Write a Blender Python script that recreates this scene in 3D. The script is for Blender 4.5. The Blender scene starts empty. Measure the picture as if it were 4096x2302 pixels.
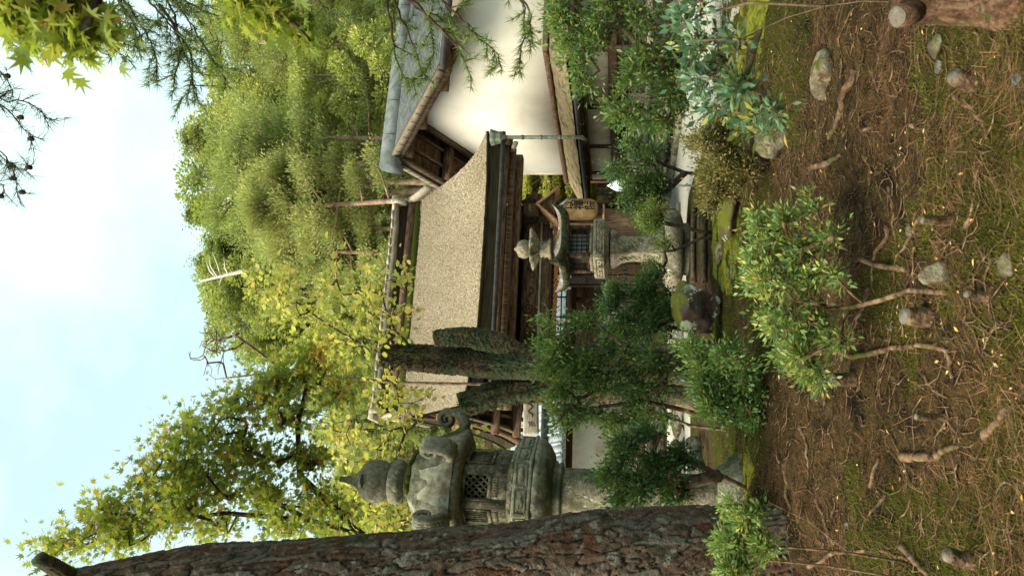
import bpy, math, random, bmesh
import numpy as np
from mathutils import Vector, Matrix
random.seed(5); rng = np.random.default_rng(11)
R = math.radians
# ------------------------------------------------------------------ camera, sky, sun, exposure
F, CX, HZ, CZ = 2968., 1151., 2490., 1.6      # photo pixels: focal length, centre line, horizon; eye height (m)
scn = bpy.context.scene
cd = bpy.data.cameras.new('camera'); cam = bpy.data.objects.new('camera', cd); scn.collection.objects.link(cam)
cam.matrix_world = Matrix(((0, 1, 0, 0), (0, 0, -1, 0), (-1, 0, 0, CZ), (0, 0, 0, 1)))   # the photo lies on its side
cd.sensor_fit = 'HORIZONTAL'; cd.sensor_width = 36; cd.lens = F/4096*36; cd.shift_x = -(HZ-2048)/4096
cd.clip_end = 2000; cd.clip_start = .05
cd.dof.use_dof = True; cd.dof.focus_distance = 13.; cd.dof.aperture_fstop = 5.0
scn.camera = cam
SUN = Vector((-.70, -.42, .95)).normalized()
w = bpy.data.worlds.new('World'); scn.world = w; w.use_nodes = True
nt = w.node_tree; nt.nodes.clear(); N = nt.nodes.new; L = nt.links.new
out = N('ShaderNodeOutputWorld'); bg = N('ShaderNodeBackground'); sky = N('ShaderNodeTexSky')
sky.sky_type = 'NISHITA'; sky.sun_disc = False; sky.sun_elevation = math.asin(SUN.z); sky.sun_rotation = math.atan2(SUN.x, SUN.y)
sky.air_density = 1.0; sky.dust_density = 1.5; sky.ozone_density = 1.2
tc = N('ShaderNodeTexCoord'); mp = N('ShaderNodeMapping'); mp.inputs['Scale'].default_value = (1.5, 1.5, 2.4); mp.inputs['Location'].default_value = (.35, .2, .1)
nz = N('ShaderNodeTexNoise'); nz.inputs['Scale'].default_value = 1.9; nz.inputs['Detail'].default_value = 7; nz.inputs['Roughness'].default_value = .55
rp = N('ShaderNodeValToRGB'); rp.color_ramp.elements[0].position = .36; rp.color_ramp.elements[1].position = .60
rp.color_ramp.elements[0].color = (.52, .52, .52, 1); rp.color_ramp.elements[1].color = (.97, .97, .97, 1)
mx = N('ShaderNodeMixRGB'); mx.inputs[2].default_value = (4.2, 5.5, 5.2, 1)
L(tc.outputs['Generated'], mp.inputs[0]); L(mp.outputs[0], nz.inputs['Vector']); L(nz.outputs['Fac'], rp.inputs[0])
L(sky.outputs[0], mx.inputs[1]); L(rp.outputs[0], mx.inputs[0]); L(mx.outputs[0], bg.inputs[0]); L(bg.outputs[0], out.inputs[0])
bg.inputs[1].default_value = .065
ld = bpy.data.lights.new('sun', 'SUN'); ld.energy = 2.8; ld.angle = R(60); ld.color = (1, .91, .74)
lo = bpy.data.objects.new('sun', ld); scn.collection.objects.link(lo); lo.rotation_euler = SUN.to_track_quat('Z', 'Y').to_euler()
lo.location = (-20, -10, 30)
vs = scn.view_settings; vs.view_transform = 'Standard'; vs.look = 'None'; vs.exposure = 2.05; vs.gamma = 1
cy = scn.cycles; cy.use_denoising = True; cy.max_bounces = 8; cy.transparent_max_bounces = 8; cy.diffuse_bounces = 4
try: cy.denoiser = 'OPENIMAGEDENOISE'
except Exception: pass
# ------------------------------------------------------------------ helpers
C = scn.collection
def P(sx, sy, Y): return np.array([(CX-sy)/F*Y, Y, CZ+(HZ-sx)/F*Y])
def fr(x): return x-np.floor(x)
def h2(i, j, s=0.): return fr(np.sin(i*127.1+j*311.7+s*74.7)*43758.5453)
def vn(x, y, s=0.):
    x = np.asarray(x, float); y = np.asarray(y, float); i = np.floor(x); j = np.floor(y); f = x-i; g = y-j
    f = f*f*(3-2*f); g = g*g*(3-2*g)
    return (h2(i, j, s)*(1-f)+h2(i+1, j, s)*f)*(1-g)+(h2(i, j+1, s)*(1-f)+h2(i+1, j+1, s)*f)*g
def fbm(x, y, s=0., o=4): return sum(vn(x*2**k, y*2**k, s+k*3.1)*.5**k for k in range(o))/sum(.5**k for k in range(o))
def n3(p, s=0.):
    return (vn(p[:, 0]+p[:, 2]*.7, p[:, 1]-p[:, 2]*.9+7, s)+vn(p[:, 1]+p[:, 0]*.4, p[:, 2]*1.3-p[:, 0]*.6, s+9)+vn(p[:, 2]-p[:, 1]*.5, p[:, 0]+3, s+17))/3
def ss(a, b, x): t = np.clip((np.asarray(x, float)-a)/(b-a), 0, 1); return t*t*(3-2*t)
def nrm(v): return v/np.maximum(np.linalg.norm(v, axis=-1, keepdims=True), 1e-9)
GZ = .27
def gz(x, y):
    x = np.asarray(x, float); y = np.asarray(y, float)
    z = GZ*ss(3.6, 8.5, y)
    near = 1-ss(9, 11, y)
    z = z+near*(.15*(fbm(x*.9+3, y*.9, 1, 3)-.5)+.13*(fbm(x*2.9, y*2.9, 4, 3)-.5)+.05*(fbm(x*10, y*10, 8, 3)-.5))
    z = z+.26*np.exp(-((x+2.4)**2+(y-6.4)**2)/1.4)+.16*np.exp(-((x-.64)**2+(y-13.4)**2)/2.2)
    z = z+.10*np.exp(-((x-1.3)**2+(y-3.0)**2)/.25)
    z = z+6*ss(25, 46, y)+15*ss(42, 78, y)+2*ss(20, 60, np.abs(x))*ss(20, 40, y)
    return z
def G(sx, sy, dz=0):
    Y = 5.
    for k in range(14): Y = .5*Y+.5*float((CZ-gz((CX-sy)/F*Y, Y))*F/(sx-HZ))
    p = P(sx, sy, Y); p[2] = float(gz(p[0], p[1]))+dz; return p
class MB:
    def __init__(s): s.v = []; s.f = []; s.n = 0; s.r = []; s.c = []
    def add(s, v, f, r=.5, c=1.):
        v = np.asarray(v, float).reshape(-1, 3); s.v.append(v)
        for a in (f if isinstance(f, list) and len(f) and isinstance(f[0], np.ndarray) else [f]):
            if isinstance(a, np.ndarray): s.f.append(a+s.n)
            else:
                for t in a: s.f.append(np.array([t])+s.n)
        s.r.append(np.broadcast_to(np.asarray(r, float), (len(v),))); s.c.append(np.broadcast_to(np.asarray(c, float), (len(v),)))
        s.n += len(v); return s
    def box(s, lo, hi, r=.5, jit=0):
        x0, y0, z0 = lo; x1, y1, z1 = hi
        v = np.array([(x, y, z) for z in (z0, z1) for y in (y0, y1) for x in (x0, x1)], float)
        if jit: v += rng.uniform(-jit, jit, v.shape)
        return s.add(v, np.array([(0, 2, 3, 1), (4, 5, 7, 6), (0, 1, 5, 4), (2, 6, 7, 3), (0, 4, 6, 2), (1, 3, 7, 5)]), r)
    def bar(s, p, q, w, h, up=(0, 0, 1), r=.5):          # box beam from p to q, w across, h along up
        p = np.array(p, float); q = np.array(q, float); d = nrm(q-p); u = np.array(up, float); x = nrm(np.cross(d, u)); u = np.cross(x, d)
        v = [e+x*a*w/2+u*b*h/2 for e in (p, q) for a, b in ((-1, -1), (1, -1), (1, 1), (-1, 1))]
        return s.add(v, np.array([(0, 1, 2, 3), (7, 6, 5, 4), (0, 4, 5, 1), (1, 5, 6, 2), (2, 6, 7, 3), (3, 7, 4, 0)]), r)
    def prism(s, poly, f0, f1, r=.5):                    # poly points -> two rings through f0(p), f1(p)
        n = len(poly); v = [f0(p) for p in poly]+[f1(p) for p in poly]
        s.add(v, [tuple(range(n-1, -1, -1)), tuple(range(n, 2*n))]+[(i, (i+1) % n, n+(i+1) % n, n+i) for i in range(n)], r); return s
    def tube(s, pts, rad, seg=6, r=.5, cap=True, c=1.):
        pts = np.asarray(pts, float); n = len(pts); rad = np.broadcast_to(np.asarray(rad, float), (n,))
        t = nrm(np.gradient(pts, axis=0)); u = np.array([0, 0, 1.]) if abs(t[0, 2]) < .9 else np.array([1., 0, 0])
        V = []; an = np.arange(seg)*2*np.pi/seg
        for i in range(n):
            x = nrm(np.cross(t[i], u)); u = np.cross(x, t[i])
            V.append(pts[i]+rad[i]*(np.cos(an)[:, None]*x+np.sin(an)[:, None]*u))
        k = np.arange(seg); k1 = (k+1) % seg
        f = np.concatenate([np.stack([i*seg+k, i*seg+k1, (i+1)*seg+k1, (i+1)*seg+k], 1) for i in range(n-1)])
        fs = [f]
        if cap: fs += [np.array([list(range(seg-1, -1, -1))]), np.array([[(n-1)*seg+q for q in range(seg)]])]
        return s.add(np.concatenate(V), fs, r, c)
    def lathe(s, prof, seg=24, r=.5, rot=0., sx=None, off=(0, 0, 0)):       # prof [(radius, z)]; sx: radius factor by angle
        an = rot+np.arange(seg)*2*np.pi/seg; m = np.ones(seg) if sx is None else sx(an-rot); V = []
        for q, z in prof: V.append(np.stack([q*m*np.cos(an), q*m*np.sin(an), np.full(seg, z)], 1))
        k = np.arange(seg); k1 = (k+1) % seg; n = len(prof)
        f = np.concatenate([np.stack([i*seg+k, i*seg+k1, (i+1)*seg+k1, (i+1)*seg+k], 1) for i in range(n-1)])
        return s.add(np.concatenate(V)+np.array(off), [f, np.array([list(range(seg-1, -1, -1))]), np.array([[(n-1)*seg+q for q in range(seg)]])], r)
    def build(s, name, mat, parent=None, smooth=False, kind=None, world=None):
        v = np.concatenate(s.v) if s.v else np.zeros((0, 3))
        if world is not None: v = v-np.asarray(world)
        me = bpy.data.meshes.new(name); me.vertices.add(len(v)); me.vertices.foreach_set('co', v.astype('f').ravel())
        li = np.concatenate([a.ravel() for a in s.f]); tot = np.concatenate([np.full(len(a), a.shape[1]) for a in s.f])
        me.loops.add(len(li)); me.loops.foreach_set('vertex_index', li.astype('i'))
        me.polygons.add(len(tot)); me.polygons.foreach_set('loop_start', (np.cumsum(tot)-tot).astype('i'))
        if smooth: me.polygons.foreach_set('use_smooth', np.ones(len(tot), bool))
        a = me.attributes.new('rnd', 'FLOAT', 'POINT'); a.data.foreach_set('value', np.concatenate(s.r).astype('f'))
        a = me.attributes.new('crk', 'FLOAT', 'POINT'); a.data.foreach_set('value', np.concatenate(s.c).astype('f'))
        me.update(calc_edges=True)
        o = bpy.data.objects.new(name, me); C.objects.link(o); me.materials.append(mat)
        if parent: o.parent = parent
        if kind: o['kind'] = kind
        return o
def tag(o, label, cat, group=None):
    o['label'] = label; o['category'] = cat
    if group: o['group'] = group
    return o
def thing(name, label, cat, loc=(0, 0, 0), rz=0, group=None, ry=0):
    o = bpy.data.objects.new(name, None); C.objects.link(o); o.location = loc; o.rotation_euler = (0, ry, rz); o.empty_display_size = .2
    return tag(o, label, cat, group)
def struct(o): o['kind'] = 'structure'; return o
def share(o, loc=(0, 0, 0), rot=(0, 0, 0), parent=None):     # another piece with the same mesh
    c = o.copy(); C.objects.link(c); c.location = loc; c.rotation_euler = rot
    if parent: c.parent = parent
    return c
# ------------------------------------------------------------------ materials
def mat(name, cols, scale=6, detail=6, rough=.85, bump=.25, bscale=None, stretch=(1, 1, 1), attr=False, trans=0, spec=.08, over=(), metal=0, dist=.02, tcol=None, rng_=(.36, .64), vary=0):
    m = bpy.data.materials.new(name); m.use_nodes = True; t = m.node_tree; n = t.nodes.new; l = t.links.new
    b = t.nodes['Principled BSDF']; b.inputs['Roughness'].default_value = rough; b.inputs['Metallic'].default_value = metal
    b.inputs['Specular IOR Level'].default_value = spec
    tc = n('ShaderNodeTexCoord'); mp = n('ShaderNodeMapping'); mp.inputs['Scale'].default_value = stretch; l(tc.outputs['Object'], mp.inputs[0])
    def noise(sc, de=6, off=0.):
        z = n('ShaderNodeTexNoise'); z.inputs['Scale'].default_value = sc; z.inputs['Detail'].default_value = de; z.inputs['Roughness'].default_value = .6
        if off:
            a = n('ShaderNodeVectorMath'); a.operation = 'ADD'; a.inputs[1].default_value = (off, off*1.3, -off); l(mp.outputs[0], a.inputs[0]); l(a.outputs[0], z.inputs['Vector'])
        else: l(mp.outputs[0], z.inputs['Vector'])
        return z.outputs['Fac']
    def ramp(x, cs, lo=.25, hi=.75):
        r = n('ShaderNodeValToRGB'); e = r.color_ramp.elements
        while len(e) < len(cs): e.new(.5)
        for i, c in enumerate(cs): e[i].position = lo+(hi-lo)*i/(len(cs)-1); e[i].color = (*c, 1) if hasattr(c, '__len__') else (c, c, c, 1)
        l(x, r.inputs[0]); return r.outputs[0]
    def mix(f, a, bcol, op='MIX'):
        q = n('ShaderNodeMixRGB'); q.blend_type = op
        for i, x in ((0, f), (1, a), (2, bcol)):
            if hasattr(x, 'links'): l(x, q.inputs[i])
            else: q.inputs[i].default_value = x if i == 0 else (*x, 1)
        return q.outputs[0]
    if attr:
        at = n('ShaderNodeAttribute'); at.attribute_name = 'rnd'; col = ramp(at.outputs['Fac'], cols, 0, 1)
    else: col = ramp(noise(scale, detail), cols, *rng_)
    for i, (c, sc, lo, hi, mode) in enumerate(over):
        f = ramp(noise(sc, 5, 11.3+5*i), (0., 1.), lo, hi)
        if mode == 'up':
            g = n('ShaderNodeNewGeometry'); sp = n('ShaderNodeSeparateXYZ'); l(g.outputs['Normal'], sp.inputs[0]); f = mix(1., f, ramp(sp.outputs['Z'], (0., 1.), .2, .8), 'MULTIPLY')
        elif mode == 'crk' or mode == 'icrk':
            g = n('ShaderNodeAttribute'); g.attribute_name = 'crk'; f = ramp(g.outputs['Fac'], (1., 0.) if mode == 'crk' else (0., 1.), lo, hi)
        elif mode == 'rnd':
            g = n('ShaderNodeAttribute'); g.attribute_name = 'rnd'; f = ramp(g.outputs['Fac'], (0., 1.), lo, hi)
        col = mix(f, col, c)
    if vary:
        oi = n('ShaderNodeObjectInfo'); hs = n('ShaderNodeHueSaturation'); mr = n('ShaderNodeMapRange'); mr.inputs[3].default_value = 1-vary; mr.inputs[4].default_value = 1+vary; l(oi.outputs['Random'], mr.inputs[0]); l(mr.outputs[0], hs.inputs['Value'])
        m2 = n('ShaderNodeMapRange'); m2.inputs[3].default_value = .485; m2.inputs[4].default_value = .515; q7 = n('ShaderNodeMath'); q7.operation = 'FRACT'; q8 = n('ShaderNodeMath'); q8.operation = 'MULTIPLY'; q8.inputs[1].default_value = 7.31; l(oi.outputs['Random'], q8.inputs[0]); l(q8.outputs[0], q7.inputs[0]); l(q7.outputs[0], m2.inputs[0]); l(m2.outputs[0], hs.inputs['Hue']); l(col, hs.inputs['Color']); col = hs.outputs[0]
    l(col, b.inputs['Base Color'])
    if bump:
        bp = n('ShaderNodeBump'); bp.inputs['Strength'].default_value = bump; bp.inputs['Distance'].default_value = dist
        l(noise(bscale or scale*4, 8, 3.7), bp.inputs['Height']); l(bp.outputs[0], b.inputs['Normal'])
    if trans:
        tr = n('ShaderNodeBsdfTranslucent'); ms = n('ShaderNodeMixShader'); ms.inputs[0].default_value = trans
        l(mix(.45, col, tcol or (.5, .6, .08)) if tcol is not False else col, tr.inputs[0]); l(b.outputs[0], ms.inputs[1]); l(tr.outputs[0], ms.inputs[2]); l(ms.outputs[0], t.nodes['Material Output'].inputs[0])
    return m
MOSS = (.10, .115, .012); MOSS2 = (.045, .07, .012); LICH = (.36, .40, .31)
M = {}
M['ground'] = mat('ground_litter', [(.008, .006, .003), (.026, .017, .007), (.062, .037, .015), (.020, .017, .006)], 8, 10, .95, 1., 60, dist=.04, over=[((.12, .056, .020), 38, .56, .66, ''), ((.040, .038, .007), 0, .30, .75, 'icrk'), ((.022, .016, .008), 13, .56, .66, ''), ((.15, .09, .04), 90, .60, .68, ''), ((.010, .007, .004), 2.6, .53, .66, '')], rng_=(.32, .68))
M['moss'] = mat('moss', [(.028, .027, .006), (.064, .058, .011), (.12, .104, .02)], 1, attr=True, rough=.95, bump=0, trans=.25)
M['lawn'] = mat('moss_lawn', [(.055, .065, .008), (.13, .135, .012), (.17, .165, .02)], 14, 8, .95, .9, 90)
M['gravel'] = mat('gravel', [(.20, .19, .155), (.34, .325, .275), (.45, .435, .38)], 45, 5, .95, .8, 70, dist=.03)
M['needle'] = mat('dry_needle', [(.022, .014, .008), (.095, .050, .023), (.30, .165, .072)], attr=True, rough=.7, bump=0)
M['litter'] = mat('leaf_litter', [(.30, .12, .03), (.45, .28, .08), (.5, .36, .2)], attr=True, rough=.7, bump=0)
M['bark'] = mat('pine_bark', [(.050, .031, .021), (.11, .072, .048), (.165, .115, .08)], 11, 10, .95, 1., 60, dist=.03, over=[((.115, .050, .027), 2.2, .50, .62, ''), ((.13, .115, .088), 0, .45, 1.2, 'rnd'), ((.23, .21, .165), 9, .57, .64, ''), ((.035, .045, .022), 3.2, .56, .66, ''), ((.016, .011, .008), 0, .05, .55, 'crk')])
M['mossbark'] = mat('mossy_bark', [(.05, .037, .023), (.12, .085, .052), (.08, .06, .04)], 9, 8, .95, .9, 40, over=[((.055, .07, .036), 3.2, .42, .56, ''), ((.10, .085, .02), 6, .60, .68, ''), ((.13, .055, .035), 8, .66, .72, '')])
M['twig'] = mat('twig_bark', [(.065, .042, .026), (.13, .088, .056), (.20, .145, .10)], 14, 6, .9, .5, 60)
M['darktwig'] = mat('dark_twig', [(.028, .02, .015), (.06, .042, .03), (.09, .07, .05)], 14, 6, .9, .5, 60)
M['stick'] = mat('dead_wood', [(.035, .020, .011), (.10, .060, .034), (.19, .125, .075)], 16, 7, .92, .6, 50, over=[((.06, .065, .015), 5, .56, .68, '')])
M['cut'] = mat('sawn_wood', [(.05, .04, .028), (.12, .095, .065), (.11, .105, .09), (.18, .15, .105)], 22, 8, .9, .5)
M['stone'] = mat('lantern_stone', [(.12, .10, .065), (.215, .19, .13), (.30, .265, .19)], 22, 9, .95, .9, 38, over=[((.075, .07, .042), 3.5, .50, .62, ''), (LICH, 9.0, .64, .67, ''), ((.05, .06, .018), 4, .50, .62, 'up'), ((.09, .075, .05), 60, .54, .6, '')])
M['stoned'] = mat('dark_lantern_stone', [(.13, .125, .085), (.20, .19, .135), (.27, .25, .18)], 24, 9, .95, .9, 38, over=[((.07, .075, .042), 2.6, .48, .62, ''), ((.26, .27, .20), 2.2, .62, .645, 'up'), ((.04, .05, .012), 3, .56, .64, 'up')])
M['patch'] = mat('lichen_patch', [(.13, .105, .07), (.19, .175, .125), (.30, .30, .22), (.34, .34, .26)], 7, 6, .95, .5, 80)
M['mosspad'] = mat('moss_pad', [(.03, .035, .008), (.07, .08, .012)], 40, 6, .98, 1, 90)
M['rock'] = mat('garden_rock', [(.085, .068, .045), (.16, .135, .092), (.25, .22, .155)], 9, 10, .95, 1., 40, over=[((.055, .045, .03), 4.5, .47, .60, ''), ((.07, .042, .02), 14, .54, .62, ''), ((.065, .068, .012), 5, .48, .58, 'up')])
M['rockd'] = mat('lichened_rock', [(.05, .032, .024), (.085, .055, .042), (.07, .07, .065)], 7, 9, .95, .7, 60, over=[((.16, .17, .16), 3.0, .56, .63, ''), ((.42, .44, .33), 3.6, .55, .57, ''), ((.11, .115, .014), 2.2, .40, .52, 'up')])
M['rockb'] = mat('blue_grey_rock', [(.05, .047, .038), (.088, .084, .07), (.145, .14, .12)], 9, 9, .9, .9, 40, over=[((.05, .06, .012), 3, .55, .66, 'up')])
M['thatch'] = mat('cypress_bark_thatch', [(.14, .105, .064), (.29, .235, .155), (.41, .345, .24)], 26, 9, .97, 1., 75, stretch=(1, 1, 1.6), dist=.05, over=[((.17, .15, .075), 1.6, .60, .74, '')])
M['flake'] = mat('thatch_flake', [(.19, .15, .095), (.32, .26, .175), (.42, .355, .25)], attr=True, rough=.95, bump=0)
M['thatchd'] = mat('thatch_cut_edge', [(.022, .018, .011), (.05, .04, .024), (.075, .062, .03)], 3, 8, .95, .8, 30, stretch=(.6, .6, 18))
M['wood'] = mat('old_timber', [(.045, .026, .015), (.10, .060, .035), (.165, .105, .063)], 4, 8, .85, .4, 14, stretch=(1, 6, 6))
M['woodv'] = mat('old_post_timber', [(.05, .03, .018), (.10, .066, .042), (.17, .125, .085)], 5, 8, .85, .4, 14, stretch=(7, 7, .7))
M['woodg'] = mat('grey_weathered_timber', [(.20, .16, .115), (.31, .26, .195), (.42, .37, .29)], 5, 8, .9, .4, 16, stretch=(1, 7, 7))
M['woodd'] = mat('dark_timber', [(.018, .011, .007), (.036, .023, .014), (.06, .038, .024)], 5, 8, .85, .3, 14, stretch=(1, 6, 6))
M['woodn'] = mat('new_cedar', [(.30, .155, .075), (.42, .24, .125), (.5, .31, .17)], 4, 7, .6, .2, 16, stretch=(6, 6, 1))
M['black'] = mat('blackened_board', [(.006, .006, .006), (.014, .014, .013)], 8, rough=.7, bump=.1)
M['plaster'] = mat('white_plaster', [(.62, .57, .47), (.68, .63, .53), (.70, .66, .57)], 1.3, 8, .95, .06, 40, over=[((.60, .55, .45), 3, .62, .74, '')])
M['plasterd'] = mat('aged_plaster', [(.40, .34, .25), (.52, .45, .34), (.58, .52, .41)], 2.2, 7, .95, .1, 40, over=[((.30, .24, .16), 2, .58, .8, '')])
M['roofm'] = mat('copper_roof', [(.05, .062, .06), (.078, .09, .088), (.11, .12, .115)], 5, 8, .7, .1, 30, spec=.15)
M['roofb'] = mat('pale_metal_roof', [(.16, .19, .20), (.22, .26, .27), (.28, .31, .32)], 2, 6, .5, .05, metal=.1)
M['copper'] = mat('copper_patina', [(.055, .068, .050), (.095, .11, .082), (.14, .15, .11)], 9, 6, .6, .1, metal=.2)
M['dmetal'] = mat('dark_metal', [(.02, .02, .02), (.045, .042, .038)], 9, rough=.5, bump=.05)
M['barge'] = mat('barge_copper', [(.105, .085, .058), (.15, .125, .088)], 6, rough=.6, bump=.1)
M['pent'] = mat('mossy_bark_roof', [(.11, .085, .05), (.20, .155, .09), (.28, .225, .135)], 16, 9, .97, 1, 50, dist=.05, over=[((.045, .06, .022), 3.5, .52, .62, ''), ((.20, .17, .05), 6, .6, .7, '')])
M['rope'] = mat('straw_rope', [(.22, .085, .03), (.36, .16, .06)], 20, rough=.9, bump=.4)
M['paper'] = mat('lantern_paper', [(.19, .11, .045), (.27, .17, .075), (.32, .22, .11)], 5, rough=.8, bump=.05, trans=.2, tcol=(.6, .4, .2))
M['ink'] = mat('ink', [(.012, .010, .009), (.02, .018, .015)], 9, rough=.8, bump=0)
M['white'] = mat('white_paint', [(.7, .7, .68), (.8, .8, .78)], 9, rough=.6, bump=0)
M['globe'] = mat('pale_globe', [(.6, .68, .72), (.75, .8, .82)], 5, rough=.3, bump=0)
M['fitting'] = mat('green_metal_fitting', [(.05, .075, .06), (.10, .14, .11)], 20, rough=.6, bump=.1)
def leafm(n, cols, rough=.42, trans=.3, tcol=(.35, .5, .05), spec=.28, vary=0): return mat(n, cols, attr=True, rough=rough, bump=0, trans=trans, tcol=tcol, spec=spec, vary=vary)
M['l_dark'] = leafm('evergreen_leaf', [(.025, .06, .018), (.05, .11, .03), (.085, .155, .042), (.15, .20, .05)], trans=.2, tcol=(.2, .35, .04), rough=.36)
M['l_mid'] = leafm('bright_evergreen_leaf', [(.04, .095, .028), (.075, .15, .04), (.13, .21, .055), (.22, .25, .05)], trans=.25, rough=.36)
M['l_pier'] = leafm('pieris_leaf', [(.05, .10, .03), (.12, .19, .05), (.21, .28, .075), (.36, .31, .06)], trans=.28, rough=.36)
M['l_blue'] = leafm('glossy_blue_green_leaf', [(.035, .085, .05), (.07, .14, .075), (.12, .20, .10), (.25, .24, .05)], trans=.25, rough=.33)
M['l_brown'] = leafm('dry_shrub_leaf', [(.075, .07, .022), (.14, .125, .035), (.20, .17, .045), (.24, .16, .06)], trans=.2, rough=.6)
M['l_maple'] = leafm('maple_leaf', [(.11, .18, .03), (.20, .27, .05), (.29, .32, .065), (.38, .27, .06), (.45, .12, .03)], trans=.55, tcol=(.5, .55, .05), rough=.5)
M['l_kat'] = leafm('yellowing_round_leaf', [(.17, .23, .05), (.29, .34, .08), (.40, .37, .10), (.47, .31, .12)], trans=.5, tcol=(.65, .6, .07), rough=.5)
M['l_pine'] = leafm('pine_needle', [(.07, .11, .03), (.14, .20, .05), (.23, .27, .07)], trans=.2, rough=.5)
M['l_pined'] = leafm('dark_pine_needle', [(.02, .032, .018), (.045, .065, .03), (.075, .09, .04)], trans=.12, rough=.5)
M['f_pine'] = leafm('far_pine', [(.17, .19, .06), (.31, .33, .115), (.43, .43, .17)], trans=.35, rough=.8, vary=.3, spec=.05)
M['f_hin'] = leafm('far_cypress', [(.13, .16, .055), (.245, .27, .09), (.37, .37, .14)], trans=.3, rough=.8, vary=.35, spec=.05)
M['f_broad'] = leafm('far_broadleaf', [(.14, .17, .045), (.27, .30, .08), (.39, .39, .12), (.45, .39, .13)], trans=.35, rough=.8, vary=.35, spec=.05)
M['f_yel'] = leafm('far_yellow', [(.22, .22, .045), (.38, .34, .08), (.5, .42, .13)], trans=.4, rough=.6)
M['oldstem'] = mat('old_stem_bark', [(.05, .028, .017), (.12, .062, .035), (.19, .12, .075)], 10, 9, .92, .9, 50, stretch=(3, 3, .6), over=[((.05, .055, .016), 6, .56, .66, '')])
M['roofst'] = mat('lantern_roof_stone', [(.10, .08, .068), (.165, .135, .115), (.24, .205, .175)], 24, 9, .95, .8, 110, over=[((.40, .38, .33), 14, .635, .66, ''), ((.055, .06, .022), 3, .54, .64, '')])
M['redbark'] = mat('red_pine_bark', [(.21, .125, .085), (.33, .21, .145), (.42, .30, .22)], 3, 6, .95, .5, 14)
M['greybark'] = mat('grey_bark', [(.12, .10, .075), (.22, .19, .15), (.36, .32, .26)], 3, 6, .95, .5, 14)
# ------------------------------------------------------------------ foliage tools
OV = (np.array([(0, 0, 0), (.45, .21, .05), (1, 0, -.03), (.45, -.21, .05)]), [np.array([(0, 2, 1), (0, 3, 2)])])
RND = (np.array([(0, 0, 0), (.28, .37, .05), (.72, .33, .03), (1, 0, -.06), (.72, -.33, .03), (.28, -.37, .05)]), [np.array([(0, 3, 2, 1), (0, 5, 4, 3)])])
NDL = (np.array([(0, .012, 0), (0, -.012, 0), (1, 0, 0)]), [np.array([(0, 1, 2)])])
BLD = (np.array([(0, 0, 0), (.5, .16, .05), (1, 0, -.12), (.5, -.16, .05)]), [np.array([(0, 3, 2, 1)])])
def _maple():
    v = [(.18, 0, 0)]; tips = [(-2.2, .42), (-1.55, .72), (-.8, .92), (0, 1.0), (.8, .92), (1.55, .72), (2.2, .42)]; seq = []
    for i, (a, l) in enumerate(tips):
        v.append((.18+l*.82*math.cos(a), l*.82*math.sin(a), -.10*l)); seq.append(len(v)-1)
        if i < 6: b = (a+tips[i+1][0])/2; v.append((.18+.26*math.cos(b), .26*math.sin(b), .02)); seq.append(len(v)-1)
    v.append((0, 0, 0)); seq.append(len(v)-1)
    return np.array(v), [np.array([(0, seq[i], seq[(i+1) % len(seq)]) for i in range(len(seq))])]
MAP = _maple()
def leaves(mb, pos, d, size, tmpl, rnd=None, upn=.6):
    n = len(pos); T, Fs = tmpl; k = len(T)
    if n == 0: return
    d = nrm(d); nn = rng.normal(0, 1, (n, 3))*(1-upn); nn[:, 2] += upn*1.4; s = nrm(np.cross(d, nn)+1e-6); nn = np.cross(s, d)
    size = np.broadcast_to(size, (n,))[:, None, None]
    v = pos[:, None, :]+size*(T[None, :, 0:1]*d[:, None]+T[None, :, 1:2]*s[:, None]+T[None, :, 2:3]*nn[:, None])
    r = rng.random(n) if rnd is None else np.clip(rnd, 0, 1)
    mb.add(v.reshape(-1, 3), [(f[None]+np.arange(n)[:, None, None]*k).reshape(-1, f.shape[1]) for f in Fs], np.repeat(r, k))
OUTL = .14
def blobs(bl, n, shell=.33):
    wt = np.array([b[2]*b[3] for b in bl], float); ix = rng.choice(len(bl), n, p=wt/wt.sum()); u = nrm(rng.normal(0, 1, (n, 3)))*(rng.random(n)**shell)[:, None]
    u[rng.random(n) < OUTL] *= 1.28
    B = np.array(bl, float)[ix]; Y = B[:, 4]+u[:, 1]*B[:, 5]; sx = B[:, 0]-u[:, 2]*B[:, 2]; sy = B[:, 1]-u[:, 0]*B[:, 3]
    p = np.stack([(CX-sy)/F*Y, Y, CZ+(HZ-sx)/F*Y], 1); dd = u.copy(); return p, dd
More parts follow.
